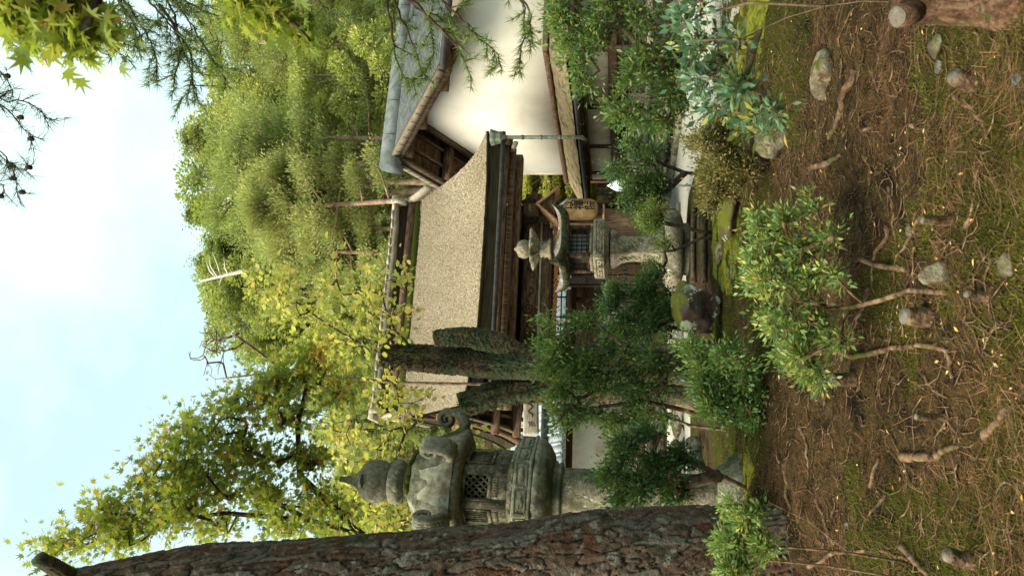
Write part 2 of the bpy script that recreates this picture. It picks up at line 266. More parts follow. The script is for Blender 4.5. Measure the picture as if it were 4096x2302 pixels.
def grow(mb, trunks, pts, rtip=.004, power=.5, step=.12, wig=.25, seg=5, base_r=None, pref=.25):
    nodes = []; par = []
    for tr in trunks:
        tr = np.asarray(tr, float); st = len(nodes)
        for i in range(len(tr)-1):
            m = max(1, int(np.linalg.norm(tr[i+1]-tr[i])/step))
            for q in range(m):
                nodes.append(tr[i]+(tr[i+1]-tr[i])*q/m); par.append(len(nodes)-2 if len(nodes)-1 > st else -1)
        nodes.append(tr[-1]); par.append(len(nodes)-2)
    nt0 = len(nodes); base = nodes[0]; A = np.zeros((len(nodes)+len(pts)*14+50, 3)); A[:len(nodes)] = nodes; n = len(nodes)
    w = [0]*n; tips = []
    for p in pts[np.argsort(np.linalg.norm(pts-base, axis=1))]:
        dd = np.linalg.norm(A[:n]-p, axis=1); cost = dd+pref*np.maximum(0, A[:n, 2]-p[2]+.1*dd); j = int(np.argmin(cost)); D = dd[j]
        m = int(np.clip(D/step, 1, 12)); q0 = A[j].copy(); off = rng.normal(0, 1, 3)*D*wig*.35; pj = j
        for k in range(1, m+1):
            t = k/m; A[n] = q0+(p-q0)*t+off*math.sin(math.pi*t)+(rng.normal(0, 1, 3)*step*wig*.5 if k < m else 0)+np.array([0, 0, -.12*D*math.sin(math.pi*t)])
            par.append(pj); w.append(0); pj = n; n += 1
        tips.append(pj)
    for t in tips: w[t] += 1
    w = np.array(w, float); pr = np.array(par)
    for i in range(n-1, -1, -1):
        if pr[i] >= 0: w[pr[i]] += w[i]
    rad = rtip*np.maximum(w, 1)**power
    if base_r:
        rad[:nt0] = np.maximum(rad[:nt0], 0); 
        rad *= base_r/rad[0] if rad[0] > base_r else 1; rad = np.maximum(rad, rtip*.8)
    done = np.zeros(n, bool); ends = tips+[i for i in range(nt0) if w[i] == 0 and i not in set(pr[:nt0])]
    for e in sorted(ends, key=lambda q: -w[q]):
        ch = [e]; 
        while pr[ch[-1]] >= 0 and not done[ch[-1]]: done[ch[-1]] = True; ch.append(pr[ch[-1]])
        if len(ch) > 1:
            ch = ch[::-1]; r = rad[ch].copy(); r[0] = min(r[0], r[1]*1.15) if len(r) > 1 and pr[ch[0]] >= 0 else r[0]
            mb.tube(A[ch], r, seg if r.max() > .012 else 4)
    tp = A[tips]; td = nrm(tp-A[pr[tips]]); return tp, td
def scatter(mb, tp, td, k, spread, size, tmpl, out=.7, up=.35, rbase=None, sv=.45, upn=.6, rs=.18):
    n = len(tp)*k; p = np.repeat(tp, k, 0); q = rng.normal(0, 1, (n, 3)); p = p+q*spread*rng.random(n)[:, None]
    d = q+np.repeat(td, k, 0)*out; d[:, 2] += up
    r = np.repeat(rng.random(len(tp)) if rbase is None else rbase, k)+rng.normal(0, rs, n)
    leaves(mb, p, d, size*(1+rng.uniform(-sv, sv, n)), tmpl, r, upn)
DENS = 1.45
def shrub(name, label, cat, trunks, bl, n, k, leaf, lm, bm='twig', spread=.07, rtip=.004, power=.48, tmpl=OV, group=None, step=.12, wig=.3, up=.35, shell=.4, rnd0=None, base_r=None, rs=.18, seg=6):
    loc = np.asarray(trunks[0][0], float); root = thing(name, label, cat, loc, group=group)
    bl2 = []
    for q in bl:
        for _ in range(4):
            o_ = nrm(rng.normal(0, 1, 3))*rng.uniform(.35, .78); s_ = rng.uniform(.38, .62); bl2.append((q[0]+o_[0]*q[2], q[1]+o_[1]*q[3], q[2]*s_, q[3]*s_, q[4]+o_[2]*q[5], q[5]*s_))
    pts, dd = blobs(bl2, int(n*DENS), shell); b = MB(); tp, td = grow(b, trunks, pts, rtip, power, step, wig, seg, base_r)
    b.build('trunk', M[bm], root, True, world=loc)
    l = MB(); scatter(l, tp, td, int(k*1.2), spread*1.15, leaf*1.1, tmpl, up=up, rbase=None if rnd0 is None else rng.normal(rnd0, .28, len(tp)), rs=rs)
    l.build('crown', M[lm], root, kind='stuff', world=loc); return root
def worley(x, y, per=None):
    i = np.floor(x); j = np.floor(y); f1 = np.full(x.shape, 9.); f2 = f1.copy(); idr = np.zeros(x.shape)
    for a in (-1, 0, 1):
        for b in (-1, 0, 1):
            ci = i+a; cj = j+b; ck = np.mod(ci, per) if per else ci
            px = ci+.15+.7*h2(ck, cj, 1); py = cj+.15+.7*h2(ck, cj, 2); d = np.hypot(px-x, py-y)
            nw = d < f1; f2 = np.where(nw, f1, np.minimum(f2, d)); idr = np.where(nw, h2(ck, cj, 3), idr); f1 = np.where(nw, d, f1)
    return f1, f2, idr
def barktube(mb, pts, rad, nseg, nring, cw, ch, amp, warp=.35, seed=0, lump=.04, flare=0):
    pts = np.asarray(pts, float); s = np.r_[0, np.cumsum(np.linalg.norm(np.diff(pts, axis=0), axis=1))]; q = np.linspace(0, s[-1], nring)
    c = np.stack([np.interp(q, s, pts[:, k]) for k in range(3)], 1)
    ker = np.ones(9)/9; cs = np.stack([np.convolve(np.pad(c[:, k], 4, 'edge'), ker, 'valid') for k in range(3)], 1); cs[0] = c[0]; cs[-1] = c[-1]; c = cs
    r0 = np.interp(q, s, np.asarray(rad, float)); t = nrm(np.gradient(c, axis=0)); x = nrm(np.cross(t, np.array([0, 1., .01]))); u = np.cross(x, t)
    th = np.arange(nseg)*2*np.pi/nseg; TH, Q = np.meshgrid(th, q); RR = np.repeat(r0[:, None], nseg, 1)
    per = max(6, round(2*np.pi*r0.mean()/cw)); X = TH/(2*np.pi)*per; Yv = Q/ch
    wx = (fbm(np.cos(TH)*3+9, Q*2.2/ch*.25+np.sin(TH)*3, seed, 3)-.5); wy = (fbm(np.cos(TH)*4, Q*3/ch*.25+np.sin(TH)*4+50, seed+5, 3)-.5)
    f1, f2, idr = worley(X+wx*2*warp*2, Yv+wy*2*warp*2+seed*3.3, per)
    wx2 = fbm(np.cos(TH)*9+4, Q*8+np.sin(TH)*9, seed+11, 2)-.5; g1, g2, idr2 = worley(X*2.6+wx2*1.6, Yv*3.4+wx2*1.8+9, round(per*2.6) if per else None)
    e = np.clip((f2-f1)/.15, 0, 1); e2 = np.clip((g2-g1)/.25, 0, 1); hgt = amp*(1.15*e**.6+.6*(idr-.5)*e+.38*(idr2-.5)*np.clip(e2*2, 0, 1)*(.3+.7*e)+.10*e2+.55*(fbm(np.cos(TH)*14+Q*17, np.sin(TH)*14-Q*11, seed+3, 4)-.5))
    rr = RR*(1+lump*2*(fbm(np.cos(TH)*1.2+3, np.sin(TH)*1.2+Q*.8, seed+2, 2)-.5))+hgt-amp*.6
    if flare: rr = rr*(1+flare*np.exp(-Q/.25)*(.6+.6*np.cos(TH*5+1)))
    V = c[:, None, :]+rr[..., None]*(np.cos(TH)[..., None]*x[:, None, :]+np.sin(TH)[..., None]*u[:, None, :])
    k = np.arange(nseg); k1 = (k+1) % nseg
    f = np.concatenate([np.stack([i*nseg+k, i*nseg+k1, (i+1)*nseg+k1, (i+1)*nseg+k], 1) for i in range(nring-1)])
    mb.add(V.reshape(-1, 3), [f, np.array([[(nring-1)*nseg+z for z in range(nseg)]])], idr.ravel(), e.ravel()); return mb
def rock_mb(c, dims, seed, sub=4, cuts=10, rough=.22, rz=0, flat=.9):
    bm = bmesh.new(); bmesh.ops.create_icosphere(bm, subdivisions=sub, radius=1); v = np.array([p.co[:] for p in bm.verts]); f = np.array([[q.index for q in a.verts] for a in bm.faces]); bm.free()
    g = np.random.default_rng(seed)
    for k in range(cuts):
        nv = nrm(g.normal(0, 1, 3)); dk = g.uniform(.55, .9); o = v@nv-dk; v = v-np.maximum(o, 0)[:, None]*nv*flat
    v = v*(1+rough*2*(n3(v*1.7+seed, seed)-.5)+rough*.6*(n3(v*5+seed, seed+3)-.5)+rough*.25*(n3(v*14, seed+5)-.5))[:, None]
    v = v*np.array(dims); cr, sr = math.cos(rz), math.sin(rz); v = np.stack([v[:, 0]*cr-v[:, 1]*sr, v[:, 0]*sr+v[:, 1]*cr, v[:, 2]], 1)
    return MB().add(v+np.asarray(c), f)
def rock(name, label, sx0, sx1, sy0, sy1, seed, m, depth=None, Y=None, sink=.25, cat='rock', **kw):
    p = G(sx1-(sx1-sx0)*.12, (sy0+sy1)/2) if Y is None else None
    if p is None: p = P(sx1, (sy0+sy1)/2, Y); p[2] = gz(p[0], p[1])
    Yv = p[1]; wx = (sy1-sy0)/F*Yv/2; top = CZ+(HZ-sx0)/F*(Yv+wx*.3); h = max(.02, top-p[2]); d = depth or wx*.8
    c = np.array([p[0], Yv+d*.3, p[2]+h*(1-sink)/2-h*sink/2]); dims = (wx*1.08, d, h*(1+sink)/2*1.06)
    o = rock_mb((0, 0, 0), dims, seed, **kw).build(name, M[m], None, True); o.location = c; return tag(o, label, cat)
# ------------------------------------------------------------------ ground
def spaced(a, b, st): return np.arange(a, b, st)
xs = np.r_[-np.geomspace(300, 4.6, 40), spaced(-4.4, 4.4, .04), np.geomspace(4.5, 300, 40)]
ys = np.r_[-np.geomspace(60, .5, 12), spaced(0, 2.4, .3), spaced(2.4, 9.4, .033), spaced(9.4, 22, .25), np.geomspace(22, 320, 60)]
XX, YY = np.meshgrid(xs, ys); ZZ = gz(XX, YY)
def mossf(x, y): return ss(.42, .58, fbm(x*1.3+5, y*1.1+2, 21, 5)+.10*ss(1.9, 1.2, y-1.6)*.5+.06*ss(6.4, 8, y)-.10*np.exp(-((x-.6)**2/3+(y-5.3)**2/1.5)))
ms = mossf(XX, YY); nx, ny = len(xs), len(ys); ii = np.arange(nx-1)
fq = np.concatenate([np.stack([j*nx+ii, j*nx+ii+1, (j+1)*nx+ii+1, (j+1)*nx+ii], 1) for j in range(ny-1)])
struct(MB().add(np.stack([XX, YY, ZZ], -1).reshape(-1, 3), fq, .5, ms.ravel()).build('ground', M['ground'], None, True))
def sheet(name, poly, m, dz, step=.25, bumpy=0):
    bm = bmesh.new(); bm.faces.new([bm.verts.new((p[0], p[1], 0)) for p in poly])
    for ax in (0, 1):
        lo_ = min(p[ax] for p in poly); hi_ = max(p[ax] for p in poly); c = lo_+step
        while c < hi_:
            no = [0, 0, 0]; no[ax] = 1; co = [0, 0, 0]; co[ax] = c
            bmesh.ops.bisect_plane(bm, geom=bm.verts[:]+bm.edges[:]+bm.faces[:], plane_co=co, plane_no=no); c += step
    me = bpy.data.meshes.new(name); v = np.array([p.co[:] for p in bm.verts])
    for p in bm.verts: p.co.z = float(gz(p.co.x, p.co.y))+dz+(bumpy*float(fbm(p.co.x*5, p.co.y*5, 3)) if bumpy else 0)
    bm.to_mesh(me); bm.free(); o = bpy.data.objects.new(name, me); C.objects.link(o); me.materials.append(M[m])
    for q in me.polygons: q.use_smooth = True
    return struct(o)
sheet('gravel_court', [(1.6, 10.2), (2.1, 9.2), (3.2, 8.5), (7, 8.2), (14, 9), (14, 22), (-8, 22), (-8, 14.2), (-.6, 14.6), (1.7, 14.0), (2.2, 12.0)], 'gravel', .006)
sheet('moss_lawn', [(-3.6, 6.9), (-2.6, 7.0), (-1.9, 6.95), (-1.55, 7.3), (-1.7, 8.0), (-2.2, 8.2), (-3.9, 8.1)], 'lawn', -.028, .07, .065)
sheet('moss_lawn', [(-.05, 8.3), (.5, 8.1), (1.0, 8.4), (1.3, 9.2), (1.25, 10.2), (1.0, 10.9), (.2, 10.8), (-.1, 9.6)], 'lawn', -.028, .07, .065)
sheet('moss_lawn', [(1.75, 7.5), (2.4, 7.1), (3.4, 7.0), (4.2, 7.4), (3.2, 8.4), (2.15, 9.1), (1.7, 8.4)], 'lawn', -.028, .07, .065)
# pine needle litter, moss tufts, fallen leaves
def area(n, y0, y1, pw=1.0):
    y = y0+(y1-y0)*rng.random(n)**pw; x = y*rng.uniform(-.42, .42, n); return x, y
x, y = area(95000, 2.75, 8.2, 1.25); keep = rng.random(len(x)) < np.clip(1.05-.75*mossf(x, y), 0, 1)*(.12+.88*ss(.42, .60, fbm(x*1.6, y*1.6, 31, 3))); x, y = x[keep], y[keep]
z = gz(x, y)+.006+.012*rng.random(len(x)); a = fbm(x*1.3, y*1.3, 40, 2)*12+rng.normal(0, .9, len(x)); d = np.stack([np.cos(a), np.sin(a), rng.normal(.02, .14, len(x))], 1)
mb = MB(); NQ = (np.array([(0, .5, 0), (0, -.5, 0), (1, -.3, .02), (1, .3, .02)]), [np.array([(0, 1, 2, 3)])])
ln = rng.uniform(.05, .12, len(x)); NT = NQ[0].copy(); NT[:, 1] *= .024
leaves(mb, np.stack([x, y, z], 1), d, ln, (NT, NQ[1]), rng.beta(1.4, 2.2, len(x)), 1.)
o = mb.build('pine_needle_litter', M['needle'], kind='stuff'); tag(o, 'reddish brown dry pine needles strewn over the garden ground', 'pine needles')
x, y = area(190000, 2.75, 11.0, 1.2); keep = rng.random(len(x)) < np.maximum(mossf(x, y), .10); x, y = x[keep], y[keep]
mb = MB(); q = len(x); leaves(mb, np.stack([x, y, gz(x, y)-.004], 1), np.stack([rng.normal(0, .6, q), rng.normal(0, .6, q), np.ones(q)], 1), rng.uniform(.012, .03, q), OV, np.clip(fbm(x*4, y*4, 51, 3)+rng.normal(0, .2, q)-.05, 0, 1), 0)
o = mb.build('moss_tufts', M['moss'], kind='stuff'); tag(o, 'olive green moss growing in patches over the garden ground', 'moss')
x, y = area(260, 2.8, 8.5, 1.1); q = len(x); mb = MB(); a = rng.random(q)*6.3
leaves(mb, np.stack([x, y, gz(x, y)+.018], 1), np.stack([np.cos(a), np.sin(a), rng.normal(.05, .2, q)], 1), rng.uniform(.015, .042, q), OV, rng.random(q), .9)
o = mb.build('fallen_leaves', M['litter'], kind='stuff'); tag(o, 'small yellow and tan fallen leaves scattered among the pine needles', 'leaves')
# ------------------------------------------------------------------ buildings (frame turned 18.5 degrees)
TH = R(18.5); ct, st_ = math.cos(TH), math.sin(TH); W0 = (0, 0, GZ)
def LP(org, sx, sy, a=None, b=None, th=TH):
    dx = (CX-sy)/F; c, s = math.cos(th), math.sin(th)
    if b is not None: Y = (b-org[0]*s+org[1]*c)/(-dx*s+c)
    else: Y = (a+org[0]*c+org[1]*s)/(dx*c+s)
    x, y = dx*Y-org[0], Y-org[1]; return x*c+y*s, -x*s+y*c, CZ+(HZ-sx)/F*Y
def sweep(mb, pts, w, h, r=.5, ax=(1, 0, 0)):             # rectangular beam along pts, w along ax, h along the other normal
    pts = np.asarray(pts, float); n = len(pts); t = nrm(np.gradient(pts, axis=0)); x = np.array(ax, float); V = []
    for i in range(n):
        u = nrm(np.cross(x, t[i])); V += [pts[i]+x*p*w/2+u*q*h/2 for p, q in ((-1, -1), (1, -1), (1, 1), (-1, 1))]
    k = np.arange(4); k1 = (k+1) % 4
    f = np.concatenate([np.stack([i*4+k, i*4+k1, (i+1)*4+k1, (i+1)*4+k], 1) for i in range(n-1)])
    return mb.add(V, [f, np.array([(3, 2, 1, 0)]), np.array([[4*n-4, 4*n-3, 4*n-2, 4*n-1]])], r)
def bx(name, lo, hi, m, par, jit=0): return MB().box(lo, hi, rng.random(), jit).build(name, M[m], par, world=W0)
def spiral(c, r0, turns, d=1, ph=0, n=40): t = np.linspace(0, 1, n); a = ph+d*turns*6.283*t; q = r0*(1-t*.9); return [(c[0]+q[i]*math.cos(a[i]), c[1], c[2]+q[i]*math.sin(a[i])) for i in range(n)]
# ---- temple gate
GO = (-.46, 18.07)
gate = thing('temple_gate', 'old timber temple gate with thick tan cypress bark roof', 'gate', (GO[0], GO[1], GZ), TH)
def hl(s): return 3.10-.47*s**.8
def rtop(an, s, side=-1):
    an = np.asarray(an, float); up = np.where(an < 0, .26, .06)
    z = 4.52+2.65*(.48*s+.52*s*s)+up*np.abs(an)**3.5*(1-s)**1.5
    return an*hl(s), side*2.9*(1-s)*(1+.03*np.abs(an)**4), z
na, ns = 90, 44; A_, S_ = np.meshgrid(np.linspace(-1, 1, na), np.linspace(0, 1, ns)); ii = np.arange(na-1)
fr_ = np.concatenate([np.stack([j*na+ii, j*na+ii+1, (j+1)*na+ii+1, (j+1)*na+ii], 1) for j in range(ns-1)])
for side in (-1, 1):
    a, b, z = rtop(A_, S_, side); z = z+.03*(fbm(a*5, b*7, 2, 3)-.5); top = np.stack([a, b, z], -1)
    f = fr_ if side < 0 else fr_[:, ::-1]
    ro = MB().add(top.reshape(-1, 3), f).build('thatch_roof', M['thatch'], gate, True, world=W0)
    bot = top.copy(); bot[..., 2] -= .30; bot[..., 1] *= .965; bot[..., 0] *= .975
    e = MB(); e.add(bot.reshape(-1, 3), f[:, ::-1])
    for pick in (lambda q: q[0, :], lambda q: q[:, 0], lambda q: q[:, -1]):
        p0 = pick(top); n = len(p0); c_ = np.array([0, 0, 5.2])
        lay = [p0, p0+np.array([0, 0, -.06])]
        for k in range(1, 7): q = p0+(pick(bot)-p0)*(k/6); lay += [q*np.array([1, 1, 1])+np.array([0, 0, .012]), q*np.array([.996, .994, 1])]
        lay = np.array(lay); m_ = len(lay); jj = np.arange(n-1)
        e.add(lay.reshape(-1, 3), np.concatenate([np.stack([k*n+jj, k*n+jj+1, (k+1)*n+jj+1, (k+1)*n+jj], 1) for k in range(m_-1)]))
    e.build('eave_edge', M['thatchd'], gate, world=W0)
    # bark flakes lying on the slope
    q = 36000 if side < 0 else 3000; an = rng.uniform(-1, 1, q); s = rng.random(q); a, b, z = rtop(an, s, side); sl = 2.65*(.48+1.04*s)/2.9
    d = np.stack([rng.normal(0, .55, q), side*np.ones(q), -sl], 1); fl = MB()
    leaves(fl, np.stack([a, b, z+.004+.018*rng.random(q)+.015*(fbm(a*5, b*7, 2, 3)-.5)], 1), d+rng.normal(0, .12, (q, 3)), rng.uniform(.022, .060, q), BLD, np.clip(fbm(a*1.2, b*1.2, 9, 3)*.7+rng.normal(.15, .22, q), 0, 1), .97)
    fl.build('bark_flakes', M['flake'], ro, kind='stuff', world=(0, 0, 0)).location = (0, 0, -GZ)
    for sg in (-1, 1):
        pts = []
        for s in np.linspace(0, 1, 14): a, b, z = rtop(float(sg), s, side); pts.append((float(a)*.965-sg*.05, float(b)*.965, float(z)-.45))
        sweep(MB(), pts, .09, .27).build('bargeboard', M['wood'], gate, world=W0)
        pts2 = [(p[0]-sg*.06, p[1], p[2]-.20) for p in pts]; sweep(MB(), pts2, .05, .10).build('barge_trim', M['woodg'], gate, world=W0)
    pts = []
    for s in np.linspace(0.03, 1, 9): a, b, z = rtop(0., s, side); pts.append((0, float(b)*.96, float(z)-.30-.06))
    rf = sweep(MB(), pts, .085, .11).build('rafter', M['wood'], gate, world=W0); rf.location = (-2.62, 0, 0)
    for k in range(1, 20): share(rf, (-2.62+k*5.24/19, 0, 0), parent=gate)
for b in (-2.2, -1.6, -.8, 0, .8, 1.6, 2.2):
    s = 1-abs(b)/2.9; z = 4.52+2.65*(.48*s+.52*s*s)-.30-.24
    bx('purlin', (-2.85, b-.1, z-.11), (2.85, b+.1, z+.08), 'wood', gate)
for sg in (-1, 1):
    g = MB(); g.prism([(-1.5, 3.9), (1.5, 3.9), (1.5, 4.75), (.75, 5.3), (0, 5.95), (-.75, 5.3), (-1.5, 4.75)], lambda p: (sg*1.95, p[0], p[1]), lambda p: (sg*2.01, p[0], p[1])); g.build('gable_panel', M['woodd'], gate, world=W0)
# ridge
MB().prism([(-.46, 6.58), (-.37, 6.77), (.37, 6.77), (.46, 6.58)], lambda p: (-2.62, p[0], p[1]), lambda p: (2.62, p[0], p[1])).build('ridge_moss', M['mosspad'], gate, world=W0)
for k, (w_, z0, z1, m_, ln_) in enumerate([(.38, 6.772, 6.94, 'wood', 2.6), (.30, 6.94, 7.14, 'woodd', 2.56)]): bx('ridge_beam', (-ln_, -w_, z0), (ln_, w_, z1), m_, gate)
cp = MB(); x_ = np.linspace(-2.78, 2.78, 28); sweep(cp, [(q, 0, 7.20+.10*abs(q/2.78)**4+.012*math.sin(q*9)) for q in x_], .9, .12, ax=(0, 1, 0)); cp.build('ridge_cap', M['woodg'], gate, world=W0)
for k in range(22): bx('cap_board', (-2.6+k*.237, -.47, 7.245+.02*rng.random()), (-2.6+k*.237+.2, -.40, 7.29+.03*rng.random()), 'woodg', gate, .008)
for sg in (-1, 1):
    for sd in (-1, 1): MB().bar((sg*2.66, 0, 7.16), (sg*2.72, sd*.98, 6.30), .09, .2).build('ridge_end_board', M['woodg'], gate, world=W0)
    MB().box((sg*2.60-.05, -.5, 7.0), (sg*2.60+.05, .5, 7.34)).build('ridge_end_cap', M['woodg'], gate, world=W0)
# gutter, rain head and downpipe
a0, _, z0 = LP(GO, 2000, 560, b=-3.02); MB().tube([(q, -3.02, 4.17+.02*(q/3)) for q in np.linspace(-2.9, 3.05, 9)], .05, 8).build('gutter', M['dmetal'], gate, True, world=W0)
pa, _, pz0 = LP(GO, 2030, 549, b=-3.02); _, _, pz1 = LP(GO, 2328, 549, b=-3.02); _, _, pzt = LP(GO, 1962, 549, b=-3.02)
dp = MB().tube([(pa, -3.02, pz0+.05), (pa, -3.02, pz1+.04), (pa+.03, -2.98, pz1), (pa+.16, -2.7, pz1), (pa+.62, -1.82, pz1-.02)], .042, 10).build('downpipe', M['copper'], gate, True, world=W0)
for q in (.2, .45, .7): MB().tube([(pa, -3.02, pz0+(pz1-pz0)*q-.025), (pa, -3.02, pz0+(pz1-pz0)*q+.025)], .052, 10).build('pipe_band', M['copper'], dp, True, world=W0).location = (0, 0, 0)
hd = MB(); hd.lathe([(.045, pz0), (.06, pz0+.05), (.13, pz0+.13), (.135, pz0+.17), (.12, pz0+.18), (.15, pz0+.26), (.18, pz0+.36), (.12, pz0+.34), (.10, pz0+.25)], 20, sx=lambda t: 1+.10*np.cos(t*5), off=(pa, -3.02, 0)); hd.build('rain_head', M['copper'], gate, True, world=W0)
for q in (-2.2, -1.05, .1, 1.2, 2.3):
    t = np.linspace(0, 1, 8); MB().tube([(q+.25*u, -2.98+1.0*u, 4.12-.12*math.sin(u*3.1)-.05*u) for u in t], .008, 4).build('gutter_stay', M['dmetal'], gate, True, world=W0)
bx('eave_fascia', (-2.95, -2.78, 4.10), (3.0, -2.66, 4.24), 'wood', gate); bx('eave_batten', (-2.9, -2.62, 3.98), (2.95, -2.44, 4.09), 'woodv', gate)
bx('eave_beam', (-2.85, -2.30, 3.86), (2.9, -2.08, 4.06), 'wood', gate)
# posts, beams, boards
for a in (-1.64, 1.64):
    for b, w_ in ((-1.6, .17), (0, .20), (1.6, .17)):
        p = MB(); p.lathe([(w_*1.30, .32), (w_*1.30, 4.0)], 8, rot=R(22.5), sx=lambda t: np.where(np.arange(8) % 2, 1, 1.)); p.off = 0
        o = p.build('post', M['woodv'], gate, world=(0, 0, .27)); o.location = (a, b, 0)
        s_ = MB(); s_.box((-w_*1.6, -w_*1.6, 0), (w_*1.6, w_*1.6, .12), 0.5, .004); s_.build('post_stone', M['stone'], gate).location = (a, b, -.02)
bx('head_beam', (-2.25, -1.72, 3.46), (2.2, -1.48, 3.83), 'wood', gate); bx('beam_trim', (-1.5, -1.76, 3.415), (1.5, -1.5, 3.455), 'woodg', gate); bx('lower_beam', (-1.9, -1.70, 3.20), (1.9, -1.50, 3.41), 'wood', gate)
bx('black_board', (-1.9, -1.50, 3.835), (1.9, -1.46, 4.2), 'black', gate); bx('eave_plate', (-2.7, -1.74, 4.02), (2.7, -1.48, 4.2), 'wood', gate)
for b in (0, 1.6): bx('tie_beam', (-2.1, b-.12, 3.4), (2.1, b+.12, 3.78), 'wood', gate)
for a in (-1.64, 1.64): bx('side_beam', (a-.09, -2.2, 3.48), (a+.09, 2.2, 3.8), 'wood', gate)
for c, sg in (((-.55, -1.73, 3.66), 1), ((.62, -1.73, 3.66), -1), ((-1.15, -1.73, 3.62), 1), ((1.2, -1.73, 3.62), -1)):
    MB().tube(spiral(c, .13, 1.6, sg, 1.5), .014, 5).build('carved_scroll', M['woodd'], gate, True, world=W0)
    MB().tube([(c[0]+sg*(.13+.35*t), -1.73, c[2]-.02+.08*math.sin(t*6.3)) for t in np.linspace(0, 1, 14)], .012, 5).build('carved_tendril', M['woodd'], gate, True, world=W0)
wa, _, wz = LP(GO, 2031, 1262, b=-1.53); MB().tube(spiral((wa, -1.53, wz-.02), .10, 1.6, -1, 2.6), .007, 5).build('white_swirl', M['white'], gate, True, world=W0)
def carve(name, poly, b0, b1, m, par, jag=.0):
    pl = [LP(GO, x, y, b=b0) for x, y in poly]; pl = [(p[0], p[2]) for p in pl]; n = len(pl); out_ = []
    for i in range(n):
        p, q = np.array(pl[i]), np.array(pl[(i+1) % n])
        for t in (0, .33, .66): out_.append(p+(q-p)*t+rng.normal(0, jag, 2))
    o = MB().prism(out_, lambda p: (p[0], b0, p[1]), lambda p: (p[0], b1, p[1])).build(name, M[m], par, world=W0)
    bv = o.modifiers.new('bevel', 'BEVEL'); bv.width = .03; bv.segments = 2; bv.limit_method = 'ANGLE'; return o
carve('carved_bracket', [(2005, 690), (2008, 602), (2030, 602), (2057, 637), (2047, 680), (2032, 735), (2038, 760), (2005, 780)], -1.75, -1.5, 'woodd', gate, .01)
carve('carved_bracket', [(2035, 870), (2032, 832), (2055, 815), (2082, 832), (2096, 862), (2080, 905), (2048, 930)], -1.85, -1.4, 'wood', gate, .015)
carve('carved_beast', [(2096, 850), (2091, 812), (2108, 792), (2122, 786), (2136, 795), (2141, 812), (2156, 822), (2161, 846), (2148, 878), (2100, 882)], -1.9, -1.35, 'woodd', gate, .02)
carve('frog_leg_strut', [(2012, 1130), (2030, 1100), (2042, 1120), (2055, 1155), (2042, 1190), (2030, 1222), (2012, 1200)], -1.80, -1.52, 'wood', gate, .012)
carve('carved_cloud', [(2012, 1330), (2035, 1335), (2052, 1380), (2040, 1400), (2012, 1400)], -1.80, -1.52, 'wood', gate, .012)
nb = carve('beam_end', [(2092, 1738), (2152, 1730), (2150, 1580), (2094, 1575)], -1.74, -1.5, 'woodg', gate)
pts = [LP(GO, 2122, y, b=-1.745) for y in range(1600, 1672, 6)]; MB().tube([(p[0], -1.742, p[2]+.05*math.sin(i*1.1)) for i, p in enumerate(pts)], .016, 5).build('carved_groove', M['woodd'], nb, True, world=W0)
for k in range(3): p = LP(GO, 2112+k*9, 1685, b=-1.745); q = LP(GO, 2122+k*9, 1705, b=-1.745); MB().bar((p[0], -1.742, p[2]), (q[0], -1.742, q[2]), .02, .008).build('carved_groove', M['wood'], nb, world=W0)
# doors, lattice
leaf = MB(); leaf.box((1.17, .12, .45), (1.23, 1.95, 3.15)); dl = leaf.build('door', M['wood'], gate, world=W0)
for b in (.2, 1.0, 1.8): bx('door_stile', (1.14, b-.06, .46), (1.169, b+.06, 3.14), 'woodv', dl)
for zz in (1.55, 2.1, 2.55):
    for k in range(6):
        fm = MB(); fm.lathe([(.0001, 0), (.05, .001), (.055, .012), (.02, .02), (.018, .035), (.001, .04)], 12, sx=lambda t: 1+.25*np.cos(t*6)); o = fm.build('flower_fitting', M['fitting'], dl, True)
        o.rotation_euler = (0, R(-90), 0); o.location = (1.139, .3+k*.29, zz-GZ)
for sgn, a0_, a1_ in ((1, .25, 1.42), (-1, -1.42, -.25)):
    for k in range(7): a = a0_+(a1_-a0_)*k/6; bx('lattice_bar', (a-.014, -.02, 2.95), (a+.014, .02, 3.36), 'woodd', gate)
for zz in (2.96, 3.09, 3.22, 3.35): bx('lattice_rail', (-1.43, -.035, zz-.016), (1.43, -.021, zz+.016), 'woodd', gate)
for k in range(9): bx('side_board', (1.60, -1.42+k*.15, .5), (1.64, -1.42+k*.15+.146, 2.2), 'woodv', gate)
# sacred straw rope
rp_ = thing('straw_rope', 'twisted orange straw rope hung under the gate beam', 'rope', (GO[0], GO[1], 3.1), TH); t = np.linspace(-1.45, 1.45, 90); ro = None
for ph in (0, 3.14): MB().tube(np.stack([t, -1.78+.026*np.cos(t*26+ph), .03-.06*(1-(t/1.45)**2)+.026*np.sin(t*26+ph)], 1), .032, 6).build('strand', M['rope'], rp_, True)
for q in (-.9, -.15, .12, .55):
    s = MB(); 
    for k in range(4): s.box((q-.03+.03*(k % 2), -1.80, -.13-k*.08), (q+.03+.03*(k % 2), -1.795, -.05-k*.08))
    s.build('paper_streamer', M['woodg'], rp_)
